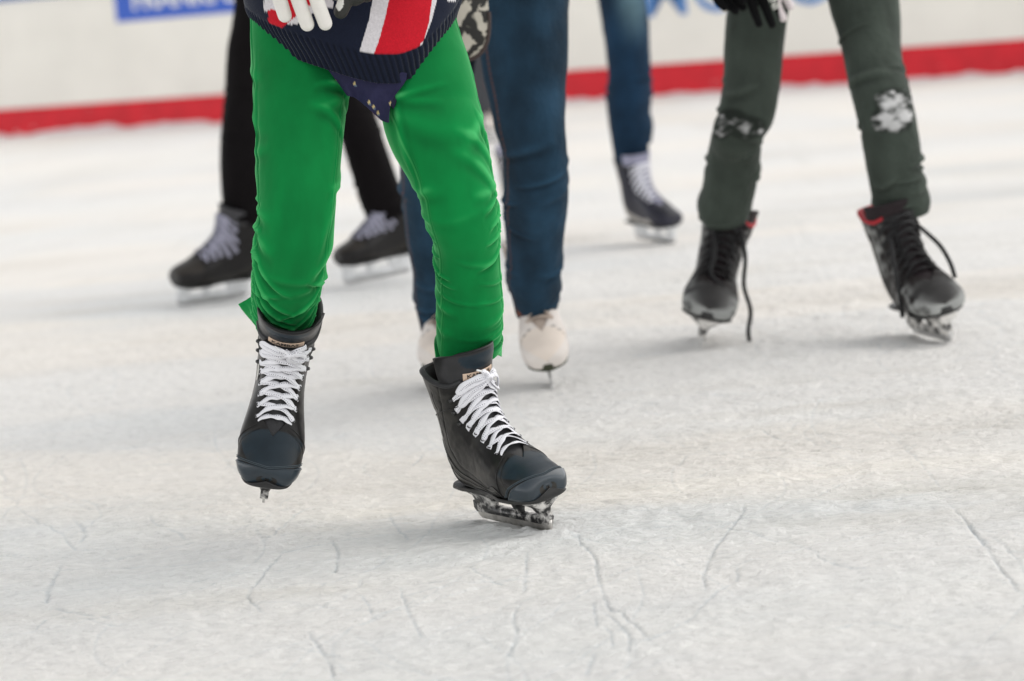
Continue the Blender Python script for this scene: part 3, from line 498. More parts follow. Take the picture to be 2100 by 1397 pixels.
# ------------------------------------------------------------------ clothed legs
def seam(TH, t0, wd): d = (TH - t0 + math.pi) % (2*math.pi) - math.pi; return np.exp(-(d/wd)**2)
def leg(secs, nth=64, ns=120, ry=.95, seed=0, folds=(), knee=None, ankle=None, amp=.004, hem=None, cuff=None, base=(0, 0, 0), rnd=26, seams=()):
    """tube from (pixel row, left, right, depth) sections: returns world V, arc length s, angle th (0 = towards the viewer, + = picture right)"""
    secs = np.array(secs, float); c = np.array([P((a + b)/2, y, d) for y, a, b, d in secs]); hw = (secs[:, 2] - secs[:, 1])/2/FPX*secs[:, 3]
    L = np.concatenate([[0], np.cumsum(np.linalg.norm(np.diff(c, axis=0), axis=1))]); s = np.linspace(0, L[-1], ns); C = crom(L, c, s); W = crom(L, hw, s)[:, 0]
    T = unit(np.gradient(C, axis=0)); kw = max(2, ns//14); k = np.hanning(2*kw + 3)[1:-1]; k /= k.sum(); T = unit(np.stack([np.convolve(np.pad(T[:, i], kw, mode='edge'), k, 'valid') for i in range(3)], -1))
    A = unit(np.array([1.0, 0, -.087]) - T*(T@np.array([1.0, 0, -.087]))[:, None]); B = np.cross(T, A); B = B*np.sign((B@np.array([0, -1.0, 0])))[:, None]
    th = (np.arange(nth) + .5)*2*math.pi/nth - math.pi; SS, TH = np.meshgrid(s, th, indexing='ij'); R = W.mean(); a = TH*R
    dsp = np.zeros_like(SS)
    def fold(s0, t0, s1, t1, sag, am, wd):
        nonlocal dsp
        dt = (t1 - t0); u = np.clip(((TH - t0)/dt) if abs(dt) > .05 else (SS - s0)/(s1 - s0), -.2, 1.2)
        if abs(dt) > .05: dd = SS - (s0 + (s1 - s0)*u + sag*4*u*(1 - u)); sl = (s1 - s0)/(dt*R); dd = dd/math.sqrt(1 + sl*sl)
        else: dd = (TH - (t0 + sag/R*4*u*(1 - u)))*R
        e = np.sin(np.clip(u, 0, 1)*math.pi)**.7
        dsp += am*e*(np.exp(-(dd/wd)**2) - .75*np.exp(-((dd - 1.55*wd)/(1.15*wd))**2))
    rng = np.random.RandomState(seed)
    for f in folds: fold(*f)
    zones = [z for z in (knee, ankle) if z]
    for z0, spread, cnt in zones:
        for k in range(cnt):
            s0 = z0 + rng.normal()*spread; t0 = rng.uniform(-math.pi, math.pi*.6); dt = rng.uniform(.8, 2.4); fold(s0, t0, s0 + rng.uniform(-.03, .03), t0 + dt, rng.uniform(-.006, .014), amp*rng.uniform(.5, 1.15), rng.uniform(.0035, .008))
    per = np.stack([np.sin(TH), np.cos(TH), SS], -1)
    dsp += amp*.8*fbm(per*np.array([1.3, 1.3, 9]), seed + 1, 3) + .0028*fbm(per*np.array([.8, .8, 4.5]), seed + 5, 2) + amp*.22*fbm(per*np.array([3, 3, 30]), seed + 2, 3)
    for t0, am in seams: dsp = dsp + am*seam(TH, t0, .022)*(1 + .7*vn(np.stack([SS*70, 0*SS, 0*SS], -1), 9)) - am*.8*seam(TH, t0 + .05, .02)
    rx = W[:, None] + dsp; ryy = W[:, None]*ry + dsp; sup = .93
    if cuff: st = ss(0, .003, SS - cuff[0]); rx = rx + cuff[1]*st - .0012*np.exp(-((SS - cuff[0])/.0016)**2); ryy = ryy + cuff[1]*st
    CC = np.repeat(C[:, None], nth, 1)
    if hem is not None:
        ext = hem(TH)*ss(L[-1] - .09, L[-1], SS); CC = CC + T[:, None]*ext[..., None]
    sx, cx = np.sin(TH), np.cos(TH)
    V = CC + A[:, None]*(rx*np.sign(sx)*np.abs(sx)**sup)[..., None] + B[:, None]*(ryy*np.sign(cx)*np.abs(cx)**sup)[..., None]
    return V, SS, TH, L, C, W, dsp
def seam(TH, t0, wd): d = (TH - t0 + math.pi) % (2*math.pi) - math.pi; return np.exp(-(d/wd)**2)
def put(name, V, F, m, person, base, col=None, solid=0, offset=-1, **k): return mesh(name, np.asarray(V).reshape(-1, 3) - base, F, m, person, col=col, solid=solid, offset=offset, **k)
def trousers(person, base, legs, m, name='trousers'):
    V, F, Cc, k = [], [], [], 0
    for v, c in legs:
        n1, n2 = v.shape[:2]; V.append(v.reshape(-1, 3)); F.append(outw(v, grid(n1, n2, True), v - v.mean(1, keepdims=True)) + k); Cc.append(c.reshape(-1, 3)); k += n1*n2
    return put(name, np.concatenate(V), np.concatenate(F), m, person, base, col=np.concatenate(Cc), solid=.0018, offset=-1)
def person_at(label, group=None):
    o = bpy.data.objects.new('person', None); COL.objects.link(o); return tag(o, label, 'person', group)
HANDP = {}
def hand_parts(M, curl=.35, sc=1.0, spread=.09):
    """palm, four fingers and a thumb along local -Z; M maps local to world"""
    out = []; t = lambda p_: np.array(M @ Vector(p_))
    out.append(caps(t((-.022*sc, 0, -.02*sc)), t((-.026*sc, 0, -.075*sc)), .016*sc, .015*sc)); out.append(caps(t((.018*sc, 0, -.02*sc)), t((.022*sc, 0, -.075*sc)), .016*sc, .014*sc)); out.append(caps(t((0, 0, .01*sc)), t((0, 0, -.075*sc)), .024*sc, .017*sc))
    for k, (x, l) in enumerate(((-.031, .064), (-.0105, .074), (.0105, .070), (.030, .054))):
        p_ = np.array([x, 0, -.078])*sc; an = 0; r = .0095*sc; sp_ = spread*(k - 1.5)*.6
        for j, f in enumerate((.45, .31, .24)):
            an += curl*(.7 + .3*j); d = np.array([math.sin(sp_), -math.sin(an), -math.cos(an)])*l*f*sc*1.05; q = p_ + d; out.append(caps(t(p_), t(q), r, r*.93, 12)); p_ = q; r *= .93
    out.append(caps(t(np.array([-.026, -.004, -.02])*sc), t(np.array([-.045, -.018, -.055])*sc), .013*sc, .0115*sc, 12)); out.append(caps(t(np.array([-.045, -.018, -.055])*sc), t(np.array([-.047, -.030, -.088])*sc), .0115*sc, .0095*sc, 12))
    return out
def upper_body(person, base, legs, hip, h, yaw, top_mat, hands=None, hand_mat=None, lean=0.0, jacket=True, hair=HAIR):
    """continuous body (legs, trunk, arms, head) with clothes above the trousers. legs: list of (points, radii)"""
    k = h/1.75; c, s = math.cos(yaw), math.sin(yaw); hip = np.array(hip, float)
    def W(x, y, z): return hip + np.array([c*x - s*y, s*x + c*y, z])*k + np.array([math.sin(yaw)*lean*z, -math.cos(yaw)*lean*z, 0])*k
    B = []
    for pts, rr in legs:
        st = max(1, len(pts)//12)
        for i in range(0, len(pts) - st, st): B.append(caps(pts[i], pts[i+st], rr[i], rr[i+st], 12))
        B.append(caps(pts[-1], hip + (pts[0] - hip)*0 + (pts[-1] - hip)*1.0, rr[-1], rr[-1], 8)); B.append(caps(pts[0], W(np.sign((pts[0] - hip)@np.array([c, s, 0]))*.06, 0, .02), rr[0], .08*k))
    B += [caps(W(-.05, 0, .04), W(.05, 0, .04), .10*k, .10*k), caps(W(0, 0, .05), W(0, 0, .30), .105*k, .10*k), caps(W(-.05, 0, .36), W(.05, 0, .36), .11*k, .11*k), caps(W(-.15, 0, .47), W(.15, 0, .47), .06*k, .06*k), caps(W(0, 0, .48), W(0, .01, .60), .055*k, .05*k)]
    hd = W(0, -.015, .71); B += [ball(hd, np.array([.075, .09, .11])*k), caps(W(0, -.06, .64), W(0, -.085, .635), .035*k, .022*k), caps(W(0, -.095, .72), W(0, -.118, .695), .010*k, .013*k), caps(W(.075, 0, .70), W(.082, .01, .72), .012*k, .018*k), caps(W(-.075, 0, .70), W(-.082, .01, .72), .012*k, .018*k), caps(W(-.022, -.095, .668), W(.022, -.095, .668), .007*k, .007*k)]
    J = [caps(W(-.065, 0, .060), W(.065, 0, .060), .125*k, .125*k), caps(W(-.05, 0, .12), W(-.06, 0, .38), .12*k, .125*k), caps(W(.05, 0, .12), W(.06, 0, .38), .12*k, .125*k), caps(W(-.15, 0, .47), W(.15, 0, .47), .075*k, .075*k), caps(W(0, 0, .5), W(0, 0, .55), .07*k, .065*k)]
    for i, sg in enumerate((-1, 1)):
        sh = W(sg*.17, 0, .46); wr = np.array(hands[i][0]) if hands else W(sg*.12, -.26, .26); mid = (sh + wr)/2; d = np.linalg.norm(wr - sh); ht = math.sqrt(max(.0, (.29*k)**2 - (d/2)**2)); el = mid + unit(np.array([c*sg*.6 + s*.2, s*sg*.6 - c*-.5, -.5]))*ht
        B += [caps(sh, el, .045*k, .037*k), caps(el, wr, .035*k, .025*k)]; J += [caps(sh, el, .062*k, .052*k), caps(el, wr + (el - wr)*.08, .050*k, .038*k)]
    for i in range(2):
        if hands: M = hands[i][1]
        else:
            sg = (-1, 1)[i]; wr = W(sg*.12, -.26, .26); M = Matrix.Translation(Vector(wr)) @ Matrix.Rotation(yaw, 4, 'Z') @ Matrix.Rotation(-1.25, 4, 'X') @ Matrix.Diagonal((k*-sg, k, k, 1))
        hp = hand_parts(M, curl=hands[i][2] if hands else .4, sc=1.22 if hands else 1.0, spread=.04); fuse('glove', [(v - base, f) for v, f in hp], .0028, hands[i][3] if hands and len(hands[i]) > 3 else (hand_mat or mat('glove_wool', (.05, .05, .06), .9)), person, 3, col=hands[i][4] if hands and len(hands[i]) > 4 else None)
    fuse('body', [(v - base, f) for v, f in B], .009*k, SKIN, person, 6)
    if jacket: fuse('jacket', [(v - base, f) for v, f in J], .012*k, top_mat, person, 5)
    for sg in (-1, 1): put('eye', *ball(W(sg*.03, -.094, .725), .012*k, 10), mat('eye', (.05, .035, .03), .15, bump=0), person, base)
    hv, hf = ball(hd + np.array([-s*-.012, c*.012, .018])*k, np.array([.084, .098, .108])*k, 24); hv = hv[:]; keep = ((hv - hd)@np.array([s, -c, 0]) < .035*k) | (hv[:, 2] > hd[2] + .06*k)
    hf = [f for f in hf if all(keep[i] for i in f)]; put('hair', hv, hf, hair, person, base, solid=.006)
# ================================================================== the skater in green trousers
def kid():
    base = np.array([.0, 4.83, 0]); o = person_at('skater in bright green trousers and navy sweater with red stripe, nearest of all'); o.location = base
    GC = np.array([.002, .19, .043]); m = mat('green_cotton', attr=True, rough=.8, var=.05, vscale=30, bump=.4, bscale=700, bdist=.0005, sheen=.75, sheent=(.3, 1, .42), spec=.12)
    La = [(-70, 520, 738, 4.86), (20, 514, 738, 4.86), (100, 513, 732, 4.85), (180, 516, 716, 4.82), (250, 520, 706, 4.79), (300, 523, 700, 4.77), (350, 523, 695, 4.75), (400, 528, 689, 4.73), (450, 529, 683, 4.72), (490, 525, 677, 4.72), (530, 521, 668, 4.735), (570, 517, 659, 4.76), (610, 516, 651, 4.805), (638, 520, 646, 4.845), (650, 525, 641, 4.862)]
    Lb = [(-70, 730, 920, 4.86), (20, 738, 932, 4.86), (100, 756, 950, 4.85), (150, 770, 966, 4.83), (200, 780, 978, 4.81), (240, 787, 986, 4.80), (280, 802, 996, 4.78), (320, 824, 1003, 4.77), (360, 845, 1010, 4.76), (400, 861, 1016, 4.76), (430, 868, 1021, 4.76), (460, 880, 1023, 4.77), (500, 890, 1024, 4.79), (540, 891, 1026, 4.81), (580, 893, 1029, 4.83), (640, 894, 1032, 4.85), (690, 894, 1029, 4.87), (722, 897, 1021, 4.88)]
    pi = math.pi
    def sof(L, secs, y): return float(np.interp(y, [q[0] for q in secs], L))
    tmpL = leg(La, 16, 40)[3]; tmpR = leg(Lb, 16, 40)[3]; a = lambda y: sof(tmpL, La, y); b = lambda y: sof(tmpR, Lb, y)
    fa = []
    # bunched folds below the knee of the lifted leg, swept from both sides down to the middle
    for (y0, t0, y1, t1, sag, am, wd) in [(470, -1.9, 560, .2, .012, .0055, .007), (500, -1.8, 590, .3, .012, .006, .007), (525, -1.6, 610, .4, .014, .0055, .006), (550, -1.5, 622, .6, .014, .005, .006), (575, -1.6, 640, .5, .012, .0045, .005), (600, -1.4, 655, .7, .01, .004, .005),
        (530, 1.9, 600, -.3, .010, .0055, .007), (555, 1.8, 625, -.2, .012, .005, .006), (585, 1.7, 645, -.4, .010, .0045, .006), (610, 1.6, 655, -.3, .008, .004, .005), (540, .6, 552, 1.7, .004, .008, .007), (490, -1.9, 520, -.9, .006, .008, .006), (455, -2.1, 475, -1.0, .006, .006, .007), (380, -2.2, 420, -1.1, .006, .004, .008), (430, 1.9, 560, .9, .01, .0035, .012),
        (330, 1.9, 420, 1.0, .01, .003, .012), (215, .3, 225, 1.9, -.02, .004, .012), (250, .2, 290, 1.6, -.01, .003, .012), (120, -1.9, 190, -.8, .01, .003, .012), (640, -1.5, 668, .2, .008, .003, .004), (648, 1.4, 668, 0, .006, .003, .004)]:
        fa.append((a(y0), t0, a(y1), t1, sag, am*.85, wd*.6))
    for (y0, t0, y1, t1, sag, am, wd) in [(150, -1.0, 300, -1.35, .02, .0022, .008), (180, 1.7, 250, .4, .01, .0024, .009), (165, 1.6, 200, .6, .006, .0022, .007), (210, -1.9, 290, -.7, .01, .002, .010), (300, -1.8, 330, -.6, .01, .002, .009), (350, 1.8, 480, .8, .01, .0028, .010), (400, -2.0, 455, -.6, .01, .003, .007), (440, -1.9, 500, -.4, .012, .0032, .007), (470, 1.8, 530, .5, .01, .003, .008), (380, 1.9, 400, .9, .0, .002, .006)]: fa.append((a(y0), t0, a(y1), t1, sag, am, wd))
    hemA = lambda TH: .006*np.cos(TH)
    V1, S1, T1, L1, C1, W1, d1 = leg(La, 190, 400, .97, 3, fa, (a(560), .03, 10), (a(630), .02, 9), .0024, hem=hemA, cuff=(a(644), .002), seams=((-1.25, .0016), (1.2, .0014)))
    fb = []
    for (y0, t0, y1, t1, sag, am, wd) in [(395, 1.8, 430, .6, .006, .006, .007), (425, 1.9, 455, .8, .006, .007, .006), (455, 2.0, 475, .6, .008, .006, .006), (480, 1.9, 520, .2, .008, .005, .008), (520, -1.9, 540, -.5, .006, .006, .006), (540, -1.9, 556, -.3, .004, .0045, .006), (572, 1.9, 545, .3, .004, .004, .007), (500, -1.9, 505, -1.0, .006, .006, .005),
        (430, -1.9, 470, -.9, .004, .004, .008), (330, .0, 430, 1.6, -.01, .004, .012), (300, .2, 390, 1.7, -.01, .0035, .011), (270, .9, 360, 1.8, 0, .004, .010), (570, -1.5, 600, .8, .004, .003, .008), (600, 1.7, 590, .2, .004, .004, .006), (640, 1.6, 650, .6, .004, .003, .006), (660, -.6, 650, 1.5, .01, .002, .008), (170, -1.2, 250, .2, .01, .003, .014), (200, -1.4, 205, .4, .008, .003, .010)]:
        fb.append((b(y0), t0, b(y1), t1, sag, am*(.75 if y0 < 530 else .45), wd*.55))
    for (y0, t0, y1, t1, sag, am, wd) in [(190, -.6, 330, -1.2, .01, .0022, .008), (215, -1.2, 300, .5, .02, .002, .012), (250, 1.6, 330, .3, .01, .0026, .010), (345, -1.9, 380, -.2, .01, .0024, .008), (380, 1.8, 400, .3, .01, .0028, .007), (410, -1.9, 430, -.9, .004, .0026, .005), (585, -1.9, 615, -.3, .006, .0026, .007), (615, 1.9, 640, .3, .006, .0024, .007), (665, 1.7, 672, .2, .004, .002, .005), (640, -1.8, 655, -.4, .004, .002, .006)]: fb.append((b(y0), t0, b(y1), t1, sag, am, wd))
    hemB = lambda TH: .026*np.exp(-((TH + .9)/.38)**2) - .012*np.sin(TH).clip(0, 1)
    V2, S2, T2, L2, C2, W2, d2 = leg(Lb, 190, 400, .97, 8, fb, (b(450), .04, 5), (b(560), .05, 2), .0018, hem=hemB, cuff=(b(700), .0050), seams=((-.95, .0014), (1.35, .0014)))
    def colr(Vv, Sv, Tv, d, side):
        sm = np.maximum(seam(Tv, -1.28 if side < 0 else -.95, .012), seam(Tv, 1.25, .010)); c = GC*(1 + .38*np.clip(d/.003, -.9, 1.2) + .05*fbm(Vv*np.array([90, 90, 16]), 12, 3))[..., None]; c = c + np.array([.045, .11, .055])*ss(.35, 1.4, d/.0032)[..., None]        # fold highlights and valley shade painted into the green
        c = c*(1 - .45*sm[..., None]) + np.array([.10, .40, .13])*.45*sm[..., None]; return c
    def seamridge(Vv, Tv, Cc, t0): return Vv
    c1, c2 = colr(V1, S1, T1, d1, -1), colr(V2, S2, T2, d2, 1)
    for k_ in (0, .006): c2 = c2*(1 - .55*np.exp(-((S2 - b(700) - .0008 - k_*3.4)/.0013)**2)[..., None])
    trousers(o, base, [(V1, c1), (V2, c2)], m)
    def flap(name, q4, depth, nn=26, bend=.006):
        u, v = np.meshgrid(np.linspace(0, 1, nn), np.linspace(0, 1, nn), indexing='ij'); q4 = [P(x, y, d) for (x, y), d in zip(q4, depth)]
        Vv = (1-u)[..., None]*((1-v)[..., None]*q4[0] + v[..., None]*q4[1]) + u[..., None]*((1-v)[..., None]*q4[3] + v[..., None]*q4[2])
        Vv[..., 1] -= bend*np.sin(u*pi)*np.sin(v*pi); Vv += .0012*fbm(Vv*60, 4, 2)[..., None]
        return put(name, Vv, grid(nn, nn), m, o, base, col=np.tile(GC*1.15, (nn*nn, 1)), solid=.0022, offset=0)
    flap('cuff_flap', [(524, 604), (489, 624), (524, 668), (536, 640)], (4.80, 4.83, 4.85, 4.79))
    flap('cuff_flap', [(1019, 688), (1029, 690), (1028, 731), (1017, 728)], (4.86, 4.90, 4.90, 4.85), 12)
    # sweater: a blousing knitted tube with ribbed hem
    hx = np.array([505, 540, 600, 660, 720, 770, 820, 860, 900, 935, 955]); hy = np.array([70, 98, 122, 140, 158, 169, 170, 154, 118, 78, 46])
    nt_, nv = 1248, 120; th = np.arange(nt_)*2*pi/nt_ - pi; vv = np.linspace(0, 1, nv)**1.25; VV, TT = np.meshgrid(vv, th, indexing='ij')
    cx0 = P(731, 60, 4.86); rx = .1775; ry = .128
    fx = 731 + 223*np.sin(TT); zf = np.array([P(x, y, 4.77)[2] for x, y in zip(hx, hy)]); zh_f = np.interp(fx, hx, zf); zs = np.interp(fx, hx[[0, -1]], zf[[0, -1]])
    fr = ss(-.15, .35, np.cos(TT)); zh = zs*(1 - fr) + zh_f*fr; k_ = np.ones(25)/25
    zh = np.apply_along_axis(lambda q: np.convolve(np.concatenate([q[-12:], q, q[:12]]), k_, 'valid'), 1, zh)
    Ht = .42; Zs = zh + VV*(1.27 - zh); hgt = (Zs - zh)
    rr = 1 - .075*(1 - ss(0, .045, hgt)) - .12*ss(.20, .42, hgt) + .015*np.exp(-((hgt - .06)/.03)**2)
    rib = ss(.050, .044, hgt); arc = TT + .10*(hgt/.05); dspl = .0011*rib*np.cos(arc*104) + .0035*fbm(np.stack([np.sin(TT)*2, np.cos(TT)*2, Zs*14], -1), 6, 3)*(1 - rib*.5) + .002*ss(.044, .052, hgt)
    belly = .020*np.exp(-((hgt - .02)/.09)**2)*np.clip(np.cos(TT), 0, 1)**1.5*(1 + .5*np.sin(TT))
    X_ = cx0[0] + (rx*rr + dspl)*np.sin(TT); Y_ = 4.86 - (ry*rr + dspl + belly)*np.cos(TT); Vs = np.stack([X_, Y_, Zs], -1)
    NV = np.array([.0065, .010, .024]); c = np.tile(NV, Vs.shape[:2] + (1,)); px = proj(Vs); x, y = px[..., 0], px[..., 1]; zz = .9*np.round(x/1.0); front = (np.cos(TT) > 0) & (hgt > .047)
    saw = 2.2*((np.round(y*.9) % 2)); edge = lambda x0, x1, y0=0., y1=120.: x0 + (x1 - x0)*(y - y0)/(y1 - y0) - 0.0006*(y - 60)*(120 - y)*0
    l1 = np.interp(y, [-300, 0, 40, 80, 125], [800, 764, 757, 745, 731]); l2 = np.interp(y, [-300, 0, 40, 80, 130], [840, 798, 789, 778, 760]); l3 = np.interp(y, [-300, 0, 45, 80, 110, 140], [900, 886, 880, 870, 852, 836]); l4 = np.interp(y, [-300, 0, 40, 78], [920, 896, 886, 872])
    WH, RD = np.array([.62, .60, .62]), np.array([.50, .008, .020])
    def pc(mask, colr_): c[mask & front] = colr_
    pc((x > l1) & (x < l2), WH); pc((x >= l2) & (x < l3), RD); pc((x >= l3) & (x < l4) & (y < 80), WH)
    blk = (np.abs((x - 866)*.65 + (y - 99)*.76) < 15) & (np.abs(-(x - 866)*.76 + (y - 99)*.65) < 8.5); pc(blk & (x > l3 - 1), WH)
    pc((x > 540 + saw) & (x < 572) & (y < 24 + saw*.5), WH); dl = np.interp(y, [-300, 0, 45, 60], [760, 650, 592, 575]); pc((x > 549 + saw) & (x < dl) & (y > 20), RD); pc((x >= 572) & (x < dl), RD); pc((x >= dl) & (x < dl + 26) & (y < 49 + saw), WH); pc((x > dl + 26) & (x < 682 + saw) & (y < 14 + saw), WH)
    pc((np.abs(x - 926) < 9) & (y < 3), WH)
    msw = mat('navy_knit', attr=True, rough=.9, var=.10, vscale=300, bump=.8, bscale=700, bdist=.0008, sheen=.25, spec=.2)
    c = c*(1 - .35*rib*(np.cos(arc*104) < -.3))[..., None]
    put('sweater', Vs, outw(Vs, grid(nv, nt_, True), Vs - Vs.mean(1, keepdims=True)), msw, o, base, col=c.reshape(-1, 3), solid=.003, offset=-1)
    # printed shirt tail below the sweater
    nn = 70; u, v = np.meshgrid(np.linspace(0, 1, nn), np.linspace(0, 1, nn), indexing='ij')
    q4 = [P(655, 118, 4.755), P(835, 150, 4.735), P(793, 232, 4.745), P(712, 196, 4.76)]; Vv = (1-u)[..., None]*((1-v)[..., None]*q4[0] + v[..., None]*q4[1]) + u[..., None]*((1-v)[..., None]*q4[3] + v[..., None]*q4[2])
    drop = (u**3)*np.exp(-((v - .86)/.33)**2)*.018; Vv[..., 2] -= drop; Vv[..., 1] += .006*np.sin(v*13 + u*4)*u + .006*fbm(Vv*38, 3, 3) - .006; Vv[..., 0] += .004*np.sin(u*7)*v; Vv[..., 2] += .004*fbm(Vv*45, 8, 2)*u
    sc_ = np.tile(np.array([.008, .008, .048]), (nn, nn, 1)); pp = proj(Vv)
    for (mx_, my_) in ((668, 148), (688, 168), (702, 192), (727, 172), (757, 210), (766, 219), (801, 212), (775, 232)):
        dx, dy = pp[..., 0] - mx_, pp[..., 1] - my_; sc_[(np.abs(dx) + .5*np.abs(dy) < 3.0) & (dy > -5)] = (.50, .40, .18); sc_[(np.abs(dx - 2) < 2) & (np.abs(dy - 4) < 2)] = (.10, .14, .20)
    put('shirt_tail', Vv, grid(nn, nn), mat('shirt_cotton', attr=True, rough=.8, var=.1, bump=.3), o, base, col=sc_.reshape(-1, 3), solid=.001, offset=0)
    flp = [P(824, 168, 4.745), P(812, 168, 4.74), P(800, 214, 4.742), P(808, 226, 4.748)]; u, v = np.meshgrid(np.linspace(0, 1, 14), np.linspace(0, 1, 8), indexing='ij')
    Vv = (1-u)[..., None]*((1-v)[..., None]*flp[0] + v[..., None]*flp[1]) + u[..., None]*((1-v)[..., None]*flp[3] + v[..., None]*flp[2]); put('shirt_tail', Vv, grid(14, 8), mat('shirt_cotton'), o, base, col=(.010, .010, .04), solid=.001, offset=0)
    # hands: white glove spread over the belly, dark glove with white print beside it
    wg = mat('white_glove', (.74, .72, .68), .8, var=.04, bump=.3, sheen=.2); dg = mat('dark_glove', attr=True, rough=.6, var=.1)
    Y0 = 4.60; out = []
    for f in ([(545, -75), (564, -35), (574, 0), (584, 32)], [(580, -78), (600, -35), (616, 12), (630, 50)], [(622, -78), (638, -38), (652, 8), (667, 48)], [(655, -80), (672, -55), (684, -30), (690, -14)]):
        pts = [P(x_, y_, Y0 + .012*i) for i, (x_, y_) in enumerate(f)]; rr_ = [.0122, .0120, .0118, .0114]
        for i in range(3): out.append(caps(pts[i], pts[i+1], rr_[i], rr_[i+1], 14))
    out += [caps(P(545, -80, Y0), P(640, -82, Y0), .017, .017), caps(P(560, -120, Y0 + .01), P(628, -120, Y0 + .01), .019, .019), caps(P(585, -150, Y0 + .01), P(585, -165, Y0 + .02), .026, .027), caps(P(640, -110, Y0), P(668, -80, Y0 - .02), .014, .011), caps(P(668, -80, Y0 - .02), P(690, -60, Y0 - .03), .011, .010)]
    fuse('glove', [(v_ - base, f_) for v_, f_ in out], .0014, wg, o, 4); wristR = P(588, -175, Y0 + .03)
    out = []; Y1 = 4.635
    for f in ([(760, -70), (735, -40), (712, -5), (699, 24)], [(770, -60), (750, -30), (736, -8), (728, -2)], [(784, -60), (768, -35), (757, -18), (752, -10)], [(798, -60), (786, -45), (778, -32), (774, -24)]):
        pts = [P(x_, y_, Y1 + .006*i) for i, (x_, y_) in enumerate(f)]; rr_ = [.0125, .0125, .0125, .0118]
        for i in range(3): out.append(caps(pts[i], pts[i+1], rr_[i], rr_[i+1], 14))
    out += [caps(P(760, -78, Y1), P(800, -70, Y1), .018, .018), caps(P(785, -120, Y1), P(810, -110, Y1), .022, .022), caps(P(800, -140, Y1), P(810, -150, Y1), .026, .026), caps(P(765, -110, Y1 - .01), P(742, -85, Y1 - .02), .014, .012)]
    def gcol(v_):
        q = proj(v_ + base); cc = np.tile(np.array([.018, .018, .016]), (len(v_), 1)); kk = (v_[:, 1] < (Y1 - base[1] + .012)) & (np.hypot((q[:, 0] - 696)/9, (q[:, 1] - 2)/20) < 1) & (vn(v_*160, 2) > -.5); cc[kk] = (.70, .70, .66); return cc
    fuse('glove', [(v_ - base, f_) for v_, f_ in out], .0016, dg, o, 4, col=gcol); wristL = P(815, -160, Y1 + .02)
    # body inside the clothes, arms in knitted sleeves, head
    hip = P(731, -20, 4.86); k = 1.42/1.75; B = []; J = []
    for C_, W_ in ((C1, W1), (C2, W2)):
        st = 26
        for i in range(30, len(C_) - st, st): B.append(caps(C_[i], C_[i+st], W_[i]*.72, W_[i+st]*.72, 12))
    B += [caps(C1[30], hip + [-.05, 0, .0], W1[30]*.7, .07), caps(C2[30], hip + [.05, 0, .0], W2[30]*.7, .07), caps(C1[-20], C1[-1] + (C1[-1] - C1[-60])*.6, .034, .030), caps(C2[-20], C2[-1] + (C2[-1] - C2[-60])*.8, .036, .032)]
    z0 = hip[2]; Wp = lambda x_, y_, z_: np.array([hip[0] + x_*k, 4.87 + y_*k, z0 + z_*k])
    B += [caps(Wp(-.05, 0, .04), Wp(.05, 0, .04), .09*k, .09*k), caps(Wp(0, 0, .05), Wp(0, 0, .36), .10*k, .10*k), caps(Wp(-.14, 0, .47), Wp(.14, 0, .47), .05*k, .05*k), caps(Wp(0, 0, .48), Wp(0, .01, .62), .05*k, .048*k)]
    hd = Wp(0, -.02, .73); B += [ball(hd, np.array([.082, .095, .115])*k), caps(Wp(0, -.065, .655), Wp(0, -.09, .65), .035*k, .022*k), caps(Wp(0, -.108, .74), Wp(0, -.130, .715), .009*k, .013*k), caps(Wp(.082, 0, .72), Wp(.09, .01, .74), .012*k, .018*k), caps(Wp(-.082, 0, .72), Wp(-.09, .01, .74), .012*k, .018*k)]
    for sh, el, wr in ((Wp(-.17, 0, .45), Wp(-.30, .0, .22), wristR), (Wp(.17, 0, .45), Wp(.30, .0, .22), wristL)):
        B += [caps(sh, el, .036, .030), caps(el, wr, .028, .021)]; J += [caps(sh, el, .050, .043), caps(el, wr + (el - wr)*.1, .042, .032)]
    J += [caps(Wp(-.15, 0, .44), Wp(.15, 0, .44), .075*k, .075*k), caps(Wp(-.06, 0, .30), Wp(.06, 0, .30), .125*k, .125*k), caps(Wp(0, 0, .48), Wp(0, 0, .56), .07*k, .065*k)]
    fuse('body', [(v_ - base, f_) for v_, f_ in B], .007, SKIN, o, 6)
    fuse('sweater_sleeves', [(v_ - base, f_) for v_, f_ in J], .009, msw, o, 5, col=lambda v_: np.tile(NV, (len(v_), 1)))
    for sg in (-1, 1): put('eye', *ball(Wp(sg*.03, -.105, .745), .012*k, 10), mat('eye', (.05, .035, .03), .15, bump=0), o, base)
    put('hat', *ball(hd + np.array([0, .012, .045]), np.array([.092, .105, .105])*k, 24), mat('wool_hat', (.3, .02, .02), .9), o, base)
    ice_skate(o, base, POSE['kid_r'], .915, HK, hero=True, lab='black ice skate planted on its blade, snow packed in the holder')
    ice_skate(o, base, POSE['kid_l'], .92, dict(HK, badge=-1), hero=True, lab='lifted black ice skate, toe pointing down')
POSE = {'kid_r': (-56, 1.0, 8.5, -.0360, 4.812, .0630), 'kid_l': (-97.5, 37, -17, -.4130, 4.885, .188), 'B1': (-146, 0, -16, -.882, 8.95, .071), 'B2': (-148, 3, -6, -.385, 9.05, .088),
        'C1': (-88, 20, 6, .070, 6.5, .096), 'C2': (-100, 5, 0, -.145, 6.6, .075), 'D1': (-58, 3, 5, .492, 9.65, .066), 'E1': (-95, 0, -18, .474, 6.99, .0725), 'E2': (-77, 0, 10, .950, 6.70, .0715), 'F1': (-80, 0, 0, -.02, 16.8, .07)}
kid()

